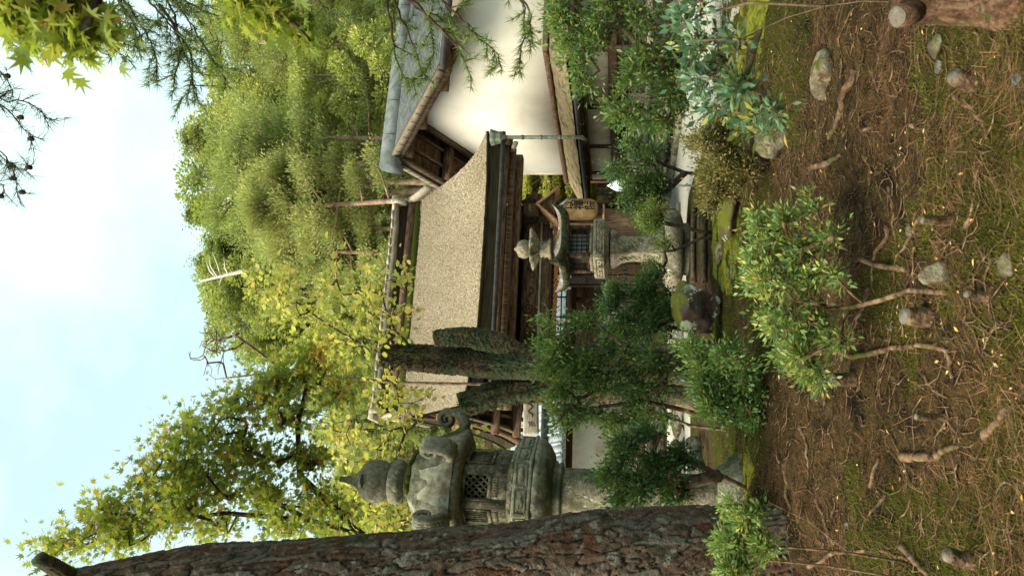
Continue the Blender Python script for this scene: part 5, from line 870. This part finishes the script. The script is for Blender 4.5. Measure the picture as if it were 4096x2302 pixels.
ST = [(((3425, 278), (3375, 420), (3322, 556)), 16, 'straight brown log lying below the grey rounded rock'), (((3815, 373), (3894, 429), (3934, 492), (3957, 556)), 12, 'curved grey root running from the squat stump'), (((3640, 500), (3690, 515), (3735, 548)), 8, 'short pinkish stick near the curved root'), (((3457, 524), (3517, 496)), 8, 'short thick twig between log and moss'),
      (((3243, 675), (3310, 655), (3370, 619)), 12, 'mossy broken branch under the twiggy shrub'), (((3545, 897), (3505, 1008), (3489, 1143)), 9, 'smooth surface root beside the small pinkish stone'), (((3553, 746), (3576, 857), (3584, 992)), 6, 'dark wavy root crossing the needles'), (((3695, 857), (3616, 992), (3568, 1096)), 7, 'thin pale root beside the split stake'),
      (((3339, 1405), (3418, 1428), (3577, 1389), (3720, 1381), (3800, 1405), (3816, 1516)), 10, 'long bent dark branch ending in a pale cut'), (((3609, 1826), (3736, 1826), (3832, 1786)), 17, 'thick pale grey log lying among needles'), (((3935, 1747), (4047, 1627)), 17, 'flaky brown log on the near moss'), (((3482, 1945), (3522, 1834)), 8, 'short curved stick above the pale log'),
      (((3267, 1993), (3300, 2080), (3339, 2176)), 8, 'straight grey stick by the pine foot'), (((3136, 1850), (3150, 1950), (3160, 2065)), 9, 'pale root at the foot of the big pine'), (((3545, 1977), (3500, 2030), (3458, 2089)), 7, 'thin brown stick between pale log and pine'), (((3235, 2264), (3339, 2208), (3537, 2200), (3681, 2256)), 8, 'arching dark twig under the leafy pine sprig'),
      (((3784, 1675), (3856, 1778), (3967, 1906)), 5, 'long thin dark twig running from the cut sapling stub'), (((3609, 2184), (3660, 2240), (3712, 2295)), 14, 'broken branch piece near the corner root stump'), (((3482, 1150), (3440, 1260), (3410, 1357)), 9, 'knobbly root in front of the pieris leaves'), (((3870, 913), (3902, 770)), 9, 'reddish stick near the split stake'), (((3965, 707), (4001, 782)), 9, 'short pale chip beyond the reddish stick'),
      (((3489, 278), (3510, 350), (3529, 397)), 5, 'thin dark twig beside the straight brown log'), (((3200, 1700), (3230, 1800), (3235, 1900)), 7, 'half buried root at the moss edge'), (((3450, 620), (3480, 700), (3470, 790)), 6, 'thin twig in the brown needles near the short thick twig'), (((3700, 1500), (3740, 1560), (3790, 1590)), 7, 'short twig in front of the mossy hollow')]
for pts, rpx, lab in ST:
    q = [G(a, b_) for a, b_ in pts]; c0 = q[0].copy(); r = rpx/F*c0[1]; path = []
    for i in range(len(q)-1):
        m_ = 7
        for t in range(m_+(i == len(q)-2)): p = q[i]+(q[i+1]-q[i])*t/m_; p = p+rng.normal(0, r*.16, 3); p[2] = float(gz(p[0], p[1]))+r*.35+rng.normal(0, r*.25); path.append(p-c0)
    path = np.array(path); rr_ = r*(1+rng.normal(0, .10, len(path)))*np.linspace(1.15, .6, len(path))
    o = MB().tube(path, rr_, 10).build('fallen_branch' if rpx > 6 else 'twig', M['stick'], None, True); o.location = c0; tag(o, lab, 'stick')
# loose twigs too small to single out
mb = MB(); x, y = area(1700, 2.8, 8.2, 1.1)
for a, b_ in zip(x, y):
    an = rng.random()*6.28; L_ = rng.uniform(.06, .2)*(1+1.5*rng.random()**4); q = []
    for t in np.linspace(-.5, .5, 5): px, py = a+L_*t*math.cos(an+t*.8)+rng.normal(0, .004), b_+L_*t*math.sin(an+t*.8)+rng.normal(0, .004); q.append((px, py, float(gz(px, py))+.01))
    mb.tube(q, rng.uniform(.0015, .0045)*(1+rng.random()**5)*np.array([1, 1.05, .9, .7, .35]), 4)
tag(mb.build('twig_litter', M['stick'], None, True, kind='stuff'), 'small dry twigs scattered across the forest floor', 'twigs')
# ------------------------------------------------------------------ overhanging pine and maple boughs at the right and top
def needles(mb, path, k, ln, spread=.9, wd=1., every=.035, start=.35, rb=.5):
    path = np.asarray(path, float); s = np.r_[0, np.cumsum(np.linalg.norm(np.diff(path, axis=0), axis=1))]; n = max(2, int(s[-1]*(1-start)/every)); q = np.linspace(s[-1]*start, s[-1], n)
    c = np.stack([np.interp(q, s, path[:, i]) for i in range(3)], 1); t = nrm(np.gradient(c, axis=0)); m = n*k
    d = np.repeat(t, k, 0)*.9+nrm(rng.normal(0, 1, (m, 3)))*spread; d[:, 2] += .25
    leaves(mb, np.repeat(c, k, 0), d, ln*rng.uniform(.7, 1.1, m), (NDL[0]*np.array([1, wd, 1]), NDL[1]), np.clip(rng.normal(rb, .25, m), 0, 1), .3)
def wander(p, d, L_, step, bend, droop=0.): 
    out_ = [np.array(p, float)]; d = nrm(np.array(d, float))
    for i in range(max(2, int(L_/step))): d = nrm(d+rng.normal(0, bend, 3)+np.array([0, 0, -droop])); out_.append(out_[-1]+d*step)
    return out_
def pine_bough(root, loc, mains, m_leaf, tw='darktwig', nl=.07, k=5, wd=1.3, side=.16, sl=.3, r0=.012, every=.03, rb=.5, droop=.02, cones=0):
    b = MB(); nd = MB(); cn = []
    for pts in mains:
        pts = np.array(pts, float); s = np.r_[0, np.cumsum(np.linalg.norm(np.diff(pts, axis=0), axis=1))]; n = max(6, int(s[-1]/.05)); q = np.linspace(0, s[-1], n); c = np.stack([np.interp(q, s, pts[:, i]) for i in range(3)], 1)+rng.normal(0, .006, (n, 3))
        b.tube(c, np.linspace(r0, .0025, n), 6); needles(nd, c, k, nl, wd=wd, every=every, start=.75, rb=rb); t = nrm(np.gradient(c, axis=0)); a = .12*s[-1]+.05
        while a < s[-1]*.97:
            i = min(n-1, int(a/s[-1]*n)); u = a/s[-1]; sgn = nrm(rng.normal(0, 1, 3)*np.array([1, .8, 1])); tw_ = wander(c[i], t[i]*.8+sgn*.9, sl*(1.15-.7*u)*rng.uniform(.5, 1.2), .04, .16, droop); b.tube(tw_, np.linspace(.0045, .002, len(tw_)), 4)
            needles(nd, tw_, k, nl, wd=wd, every=every, start=.4, rb=rb)
            if rng.random() < .5: t2 = wander(tw_[len(tw_)//2], nrm(np.array(tw_[-1])-tw_[0])+rng.normal(0, .7, 3), sl*.45, .04, .15, droop); b.tube(t2, np.linspace(.003, .002, len(t2)), 4); needles(nd, t2, k, nl, wd=wd, every=every, start=.3, rb=rb)
            if cones and rng.random() < cones: cn.append(tw_[len(tw_)//2])
            a += side*rng.uniform(.6, 1.4)
    b.build('branches', M[tw], root, True, world=loc); nd.build('needles', M[m_leaf], root, kind='stuff', world=loc)
    for c in cn[:14]: MB().lathe([(.001, -.025), (.014, -.016), (.018, 0), (.013, .016), (.001, .028)], 10, sx=lambda t: 1+.15*np.cos(t*5), off=tuple(np.array(c)-loc)).build('cone', M['darktwig'], root, True)
Y1 = 5.2; tb = P(3300, -330, 5.6); tb[2] = gz(tb[0], tb[1])
rp1 = thing('pine_tree', 'pine with sparse needled branches hanging before the storehouse roof', 'tree', tb); loc = np.array(tb)
mb = MB(); barktube(mb, [tb, P(2400, -330, 5.6), P(1200, -310, 5.6), P(100, -280, 5.6)], [.16, .14, .12, .09], 60, 120, .06, .1, .012, .35, 21, .06); mb.build('trunk', M['bark'], rp1, True, world=loc)
def S(*a, Y=Y1): return [P(x, y, Y+dy) for x, y, dy in a]
pine_bough(rp1, loc, [S((1500, -300, .3), (1650, 0, .1), (1725, 90, 0), (1735, 190, 0), (1720, 270, 0)), S((1560, -300, .3), (1700, -60, 0), (1830, 60, 0), (1900, 130, -.1), (1985, 210, -.1), (2005, 280, -.1)), S((1480, -300, .2), (1555, 20, 0), (1575, 200, 0), (1640, 350, 0)), S((1800, -300, .3), (2000, -80, .1), (2100, 20, 0), (2095, 150, 0), (2060, 300, 0)), S((1640, 0, 0), (1780, 130, -.1), (1850, 220, -.1), (1880, 300, -.1)), S((1900, -150, 0), (2080, -10, 0), (2130, 60, 0), (2120, 200, 0)), S((1500, -200, .1), (1600, 60, 0), (1680, 250, 0), (1690, 330, 0))], 'l_pine', nl=.085, k=16, wd=3.0, side=.09, sl=.24, r0=.016, every=.028, rb=.55)
pine_bough(rp1, loc, [S((400, -300, .4), (560, -40, .2), (700, 120, .1), (760, 260, 0), (780, 400, 0)), S((300, -300, .4), (380, -20, .2), (420, 110, .1), (440, 200, 0)), S((500, -300, .3), (740, 60, 0), (830, 200, 0), (915, 340, 0)), S((350, -200, .3), (540, 60, .1), (620, 200, 0), (630, 330, 0)), S((560, -200, .3), (700, 60, .1), (720, 200, 0), (690, 380, 0)), S((300, -100, .3), (480, 80, .1), (500, 180, 0), (440, 230, 0)), S((600, -100, .2), (760, 20, .1), (860, 60, 0), (900, 120, 0)), S((430, -60, .2), (560, 130, .1), (560, 220, 0)), S((1000, -200, .3), (1250, -20, .1), (1330, 60, 0), (1440, 80, 0)), S((640, 20, .2), (760, 200, .1), (770, 320, 0), (720, 420, 0))], 'l_pine', nl=.085, k=16, wd=2.6, side=.09, sl=.30, r0=.014, every=.028, rb=.45)
# long-needled pine boughs high in the sky
tb = P(3300, 480, -4.5); tb[2] = gz(tb[0], tb[1]); Y2 = 4.6
tb = np.array([3.6, -1.5, 0.]); hp = thing('pine_tree', 'dark long-needled pine boughs with cones against the sky', 'tree', tb); loc = np.array(tb)
mb = MB(); barktube(mb, [tb, tb+np.array([0, .1, 3]), tb+np.array([-.3, .4, 7.5])], [.2, .17, .13], 40, 60, .07, .1, .012, .35, 23, .06); mb.build('trunk', M['bark'], hp, True, world=loc)
pine_bough(hp, loc, [S((-500, 420, -.6), (-120, 480, -.1), (20, 640, 0), (130, 700, 0), (200, 780, 0), (205, 500, .1), (150, 420, 0))[:4], S((-400, 300, -.5), (-60, 380, 0), (40, 450, 0), (110, 530, 0), (170, 560, 0)), S((-400, 360, -.5), (-80, 560, 0), (20, 620, 0), (60, 700, 0), (80, 800, 0)), S((-300, 60, -.4), (-20, 120, 0), (60, 180, 0), (120, 240, 0)), S((-300, 640, -.4), (-60, 680, 0), (10, 740, 0), (40, 800, 0)), S((-250, 200, -.4), (-30, 240, 0), (30, 330, 0), (60, 380, 0)), S((-350, 380, -.4), (-20, 400, 0), (90, 400, 0), (160, 430, 0), (190, 500, 0))], 'l_pined', nl=.13, k=9, wd=1.3, side=.10, sl=.17, r0=.010, every=.030, rb=.4, cones=.28, droop=.03)
# maple sprays at the right edge
tb = np.array([2.6, 1.2, 0.]); tb[2] = gz(2.6, 1.2)
shrub('maple_tree', 'maple sprays with yellow-green leaves close to the viewer', 'tree', [[tb, tb+np.array([0, .3, 1.5]), P(500, -260, 2.3), P(300, -120, 2.2), P(150, -30, 2.2)], [P(500, -260, 2.3), P(800, -150, 3.4), P(1000, -20, 3.6), P(1150, 80, 3.7)]],
      [(40, -10, 90, 70, 2.2, .15), (180, 20, 90, 60, 2.2, .15), (290, 60, 70, 50, 2.2, .12), (330, 130, 50, 40, 2.2, .1), (90, 60, 60, 40, 2.2, .1), (1000, 10, 110, 60, 3.6, .2), (1100, 50, 110, 60, 3.6, .2), (1190, 110, 70, 50, 3.6, .15), (960, -20, 80, 40, 3.6, .2), (1060, 100, 60, 40, 3.6, .15), (1230, 160, 40, 30, 3.6, .1)], 170, 7, .045, 'l_maple', 'darktwig', .06, .0016, .42, MAP, base_r=.05, rnd0=.2, rs=.10, step=.1, up=-.3)
mt2 = [o for o in bpy.data.objects if o.name.startswith('maple_tree') and o.type == 'EMPTY'][-1]; mt2 = max((o for o in bpy.data.objects if o.name.startswith('maple_tree')), key=lambda o: o.location.x); loc = np.array(mt2.location)
pts = np.array([.6, .2, 8.0])+nrm(rng.normal(0, 1, (260, 3)))*(rng.random((260, 1))**.45)*np.array([5.2, 4.6, 1.9]); pts = pts[pts[:, 2] > 2.5+.84*np.maximum(pts[:, 1], 0)]  # unseen overhead canopy, added to this maple to shade the foreground
b = MB(); tp, td = grow(b, [[loc+np.array([0, 0, 1.5]), loc+np.array([-.2, -.2, 4]), np.array([1.4, .6, 6.2]), np.array([.4, .2, 7.6])]], pts, .005, .5, .3, .25, base_r=.1); b.build('added_shade_branches', M['darktwig'], mt2, True, world=loc)
l = MB(); scatter(l, tp, td, 24, .28, .10, MAP, up=-.2, rbase=np.clip(rng.normal(.3, .15, len(tp)), 0, 1)); l.build('added_shade_crown', M['l_maple'], mt2, kind='stuff', world=loc)
# ------------------------------------------------------------------ forest on the hill
def far_tree(kind, seed, Hh=20.):
    global rng; keep = rng; rng = np.random.default_rng(seed); t = MB(); l = MB()
    if kind == 'pine' or kind == 'tall':
        c = [np.array((0, 0, -1.)), np.array((.15, .1, Hh*.3)), np.array((-.2, .1, Hh*.6)), np.array((.1, -.1, Hh*.85)), np.array((.1, 0, Hh*.97))]; t.tube(c, [.24, .20, .16, .11, .05], 8)
        hs = np.r_[rng.uniform(.52, .98, 40), rng.uniform(.3, .5, 4)] if kind == 'pine' else np.r_[rng.uniform(.74, .99, 26), rng.uniform(.5, .70, 3)]; 
        for h in hs:
            an = rng.random()*6.28; r = (2.6*(1-((h-.55)/.62)**2)+.4)*rng.uniform(.5, 1.15); p = np.array((np.interp(h*Hh, [q[2] for q in c], [q[0] for q in c]), 0, h*Hh)); e = p+np.array((r*math.cos(an), r*math.sin(an), r*.12+rng.normal(0, .2))); t.tube([p, (p+e)/2+np.array((0, 0, -.1)), e], [.07, .05, .02], 4)
            for f_ in (1., .7, .45):
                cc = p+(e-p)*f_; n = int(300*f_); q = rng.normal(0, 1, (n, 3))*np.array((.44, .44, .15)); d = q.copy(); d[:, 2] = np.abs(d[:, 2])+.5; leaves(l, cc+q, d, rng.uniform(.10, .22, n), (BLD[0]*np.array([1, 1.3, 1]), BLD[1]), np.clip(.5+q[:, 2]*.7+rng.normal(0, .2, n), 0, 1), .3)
    elif kind == 'cypress':
        t.tube([(0, 0, -1), (0, 0, Hh*.5), (.1, 0, Hh*.97)], [.32, .22, .04], 8)
        for i in range(120):
            h = .12+.87*rng.random()**.9; an = rng.random()*6.28; r = (3.0*(1-h)**.72+.25)*rng.uniform(.55, 1.1); p = np.array((0, 0, h*Hh)); e = p+np.array((r*math.cos(an), r*math.sin(an), -.22*r))
            if i % 3 == 0: t.tube([p, e], [.05, .02], 4)
            n = 210; f_ = rng.uniform(.35, 1.05, n)[:, None]; q = rng.normal(0, 1, (n, 3))*np.array((.30, .30, .13)); d = q+nrm(e-p)*.6; d[:, 2] -= .25
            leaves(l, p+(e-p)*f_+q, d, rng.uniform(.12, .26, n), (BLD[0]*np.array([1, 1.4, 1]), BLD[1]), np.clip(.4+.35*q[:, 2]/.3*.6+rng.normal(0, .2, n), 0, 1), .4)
    else:
        t.tube([(0, 0, -1), (.1, 0, Hh*.35), (-.1, .2, Hh*.7)], [.35, .26, .12], 8)
        for i in range(64):
            u = nrm(rng.normal(0, 1, 3)); rr_ = rng.random()**.4; cc = np.array((u[0]*3.4*rr_, u[1]*3.4*rr_, Hh*.62+u[2]*Hh*.36*rr_)); t.tube([(0, 0, min(cc[2]*.75, Hh*.6)), cc*np.array((.5, .5, .92)), cc], [.10, .06, .02], 4)
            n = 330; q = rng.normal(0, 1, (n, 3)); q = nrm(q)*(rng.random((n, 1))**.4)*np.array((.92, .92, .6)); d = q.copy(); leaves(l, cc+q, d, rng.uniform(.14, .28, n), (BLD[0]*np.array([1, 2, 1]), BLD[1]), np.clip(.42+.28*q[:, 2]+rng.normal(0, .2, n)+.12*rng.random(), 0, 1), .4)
    rng = keep; return t, l
PROTO = {}
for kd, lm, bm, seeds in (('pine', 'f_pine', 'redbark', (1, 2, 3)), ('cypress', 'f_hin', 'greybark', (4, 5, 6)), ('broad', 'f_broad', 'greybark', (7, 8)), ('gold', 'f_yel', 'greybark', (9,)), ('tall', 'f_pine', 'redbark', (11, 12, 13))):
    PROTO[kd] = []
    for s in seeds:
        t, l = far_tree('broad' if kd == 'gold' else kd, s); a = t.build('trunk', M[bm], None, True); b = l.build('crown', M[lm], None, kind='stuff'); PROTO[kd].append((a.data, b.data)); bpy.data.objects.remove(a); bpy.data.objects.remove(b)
NAMES = {'pine': 'pine_tree', 'cypress': 'cypress_tree', 'broad': 'broadleaf_tree', 'gold': 'yellow_tree', 'tall': 'pine_tree'}
def plant(kd, sy, vtop, Y, label, group, wide=1., Hm=None, i=[0]):
    x = (CX-sy)/F*Y; zg = float(gz(x, Y)); Hh = max(4., CZ+(HZ-vtop)/F*Y-zg); sc = Hh/20.; i[0] += 1; a, b = PROTO[kd][i[0] % len(PROTO[kd])]
    o = thing(NAMES[kd], label, 'tree', (x, Y, zg), rng.random()*6.28, group)
    wsc = max(.55, min(1.15, sc))*wide; o.scale = (wsc, wsc, sc)
    for nm, me, kk in (('trunk', a, None), ('crown', b, 'stuff')):
        c = bpy.data.objects.new(nm, me); C.objects.link(c); c.parent = o
        if kk: c['kind'] = kk
    return o
SK = 'tree on the skyline of the wooded hill'
sky_ = [(-60, 800, 'broad'), (60, 790, 'pine'), (170, 830, 'pine'), (280, 960, 'broad'), (390, 800, 'broad'), (470, 730, 'broad'), (575, 695, 'cypress'), (640, 750, 'broad'), (740, 740, 'broad'), (840, 712, 'cypress'), (900, 840, 'broad'), (985, 800, 'cypress'), (1070, 750, 'cypress'), (1170, 770, 'broad'), (1260, 780, 'broad'), (1340, 1010, 'cypress'), (1440, 1120, 'broad'), (1560, 1080, 'cypress'), (1680, 1180, 'broad'), (1820, 1200, 'cypress'), (1960, 1260, 'broad'), (2120, 1240, 'cypress'), (2280, 1200, 'broad')]
ORD = ['first', 'second', 'third', 'fourth', 'fifth', 'sixth', 'seventh', 'eighth', 'ninth', 'tenth', 'eleventh', 'twelfth', 'thirteenth', 'fourteenth']; CNT = {}
def nth(what):
    k = CNT.get(what, 0); CNT[what] = k+1; return what.replace('@', ORD[k])
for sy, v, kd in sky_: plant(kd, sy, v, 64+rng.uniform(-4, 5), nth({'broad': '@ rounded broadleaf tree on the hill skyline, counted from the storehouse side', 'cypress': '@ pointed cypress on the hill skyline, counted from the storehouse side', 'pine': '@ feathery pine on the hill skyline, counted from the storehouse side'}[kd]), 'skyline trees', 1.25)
mid = [(-40, 1000, 'cypress'), (60, 1050, 'broad'), (150, 960, 'pine'), (250, 1020, 'broad'), (340, 980, 'broad'), (430, 950, 'cypress'), (520, 930, 'pine'), (610, 900, 'pine'), (700, 930, 'cypress'), (790, 900, 'pine'), (880, 960, 'pine'), (970, 1000, 'cypress'), (1050, 960, 'cypress'), (1140, 1000, 'broad'), (1230, 1040, 'cypress'), (1340, 1200, 'gold'), (1460, 1220, 'broad'), (1600, 1260, 'cypress'), (1740, 1290, 'broad'), (1900, 1300, 'gold'), (2060, 1320, 'cypress'), (2200, 1340, 'broad')]
for sy, v, kd in mid: plant(kd, sy, v, 50+rng.uniform(-3, 4), nth({'broad': '@ leafy broadleaf tree halfway up the hill, counted from the storehouse side', 'cypress': '@ cypress halfway up the hill, counted from the storehouse side', 'pine': '@ red-trunked pine halfway up the hill, counted from the storehouse side', 'gold': '@ yellow autumn tree halfway up the hill, counted from the storehouse side'}[kd]), 'trees halfway up the hill', 1.15)
frn = [(-30, 1150, 'pine'), (80, 1230, 'broad'), (190, 1180, 'cypress'), (300, 1150, 'broad'), (390, 1220, 'pine'), (950, 1220, 'cypress'), (1040, 1200, 'cypress'), (1140, 1260, 'cypress'), (1250, 1300, 'broad'), (1390, 1340, 'cypress'), (1540, 1380, 'broad'), (1700, 1380, 'cypress'), (1830, 1330, 'pine'), (1980, 1420, 'gold'), (2130, 1400, 'broad')]
for sy, v, kd in frn: plant(kd, sy, v, 38+rng.uniform(-3, 3), nth({'broad': '@ leafy tree at the foot of the hill, counted from the storehouse side', 'cypress': '@ dense cypress at the foot of the hill, counted from the storehouse side', 'pine': '@ slender red-trunked pine at the foot of the hill, counted from the storehouse side', 'gold': '@ yellow tree at the foot of the hill, counted from the storehouse side'}[kd]), 'trees at the foot of the hill', 1.)
for sy, v, Yt, lab in ((555, 960, 35, 'red-trunked pine behind the storehouse ridge end'), (645, 900, 34, 'red-trunked pine rising from the storehouse gable'), (738, 1010, 33, 'pale-trunked pine between storehouse gable and thatched ridge, farther from the ridge'), (765, 930, 35, 'pale-trunked pine between storehouse gable and thatched ridge, nearer the ridge'), (818, 1000, 32, 'red-trunked pine just behind the end of the thatched ridge'), (905, 1040, 35, 'slender pine above the thatched ridge'), (180, 1000, 36, 'slender pine above the storehouse roof'), (1010, 1100, 34, 'red-trunked pine above the middle of the thatched ridge')): plant('tall', sy, v, Yt, lab, 'tall pines behind the roofs', 1.)
for k, (sy, v, kd) in enumerate(((690, 2020, 'gold'), (770, 2040, 'gold'), (850, 2010, 'gold'), (940, 2050, 'broad'), (1220, 2000, 'broad'))): plant(kd, sy, v, 30+k*.4, ['low yellow tree in the gap closest to the storehouse wall', 'low yellow tree in the middle of the gap beside the gate', 'low yellow tree in the gap just behind the gate bracket', 'low green tree behind the paper lantern', 'low green tree behind the hall roof'][k], 'low trees behind the gate', .9)

M['snag'] = mat('bleached_wood', [(.38, .33, .27), (.55, .50, .43)], 4, 6, .9, .3)
# pale dead snags standing out of the forest
for k, (pts, Y, lab) in enumerate(((((1150, 1060), (1010, 1075), (900, 1100), (800, 1125)), 56., 'bleached dead tree with broken branches above the thatched ridge'), (((1060, 780), (960, 805), (905, 790)), 50., 'small bleached dead treetop nearer the storehouse'))):
    q = [P(a, b_, Y) for a, b_ in pts]; gb = q[0].copy(); gb[2] = float(gz(gb[0], gb[1])); o = thing('dead_tree', lab, 'tree', gb); b = MB(); b.tube([gb]+q, [.28, .24]+list(np.linspace(.2, .05, len(q)-1)), 7)
    for i in range(9):
        t = rng.uniform(.2, 1); j = min(len(q)-2, int(t*(len(q)-1))); c = q[j]+(q[j+1]-q[j])*rng.random(); d = np.array([rng.choice([-1, 1])*rng.uniform(.5, 1.4), rng.normal(0, .4), rng.uniform(.1, 1.0)])*rng.uniform(.7, 1.5); b.tube([c, c+d*.5+rng.normal(0, .1, 3), c+d], [.08, .06, .02], 5)
    b.build('trunk', M['snag'], o, True, world=gb)
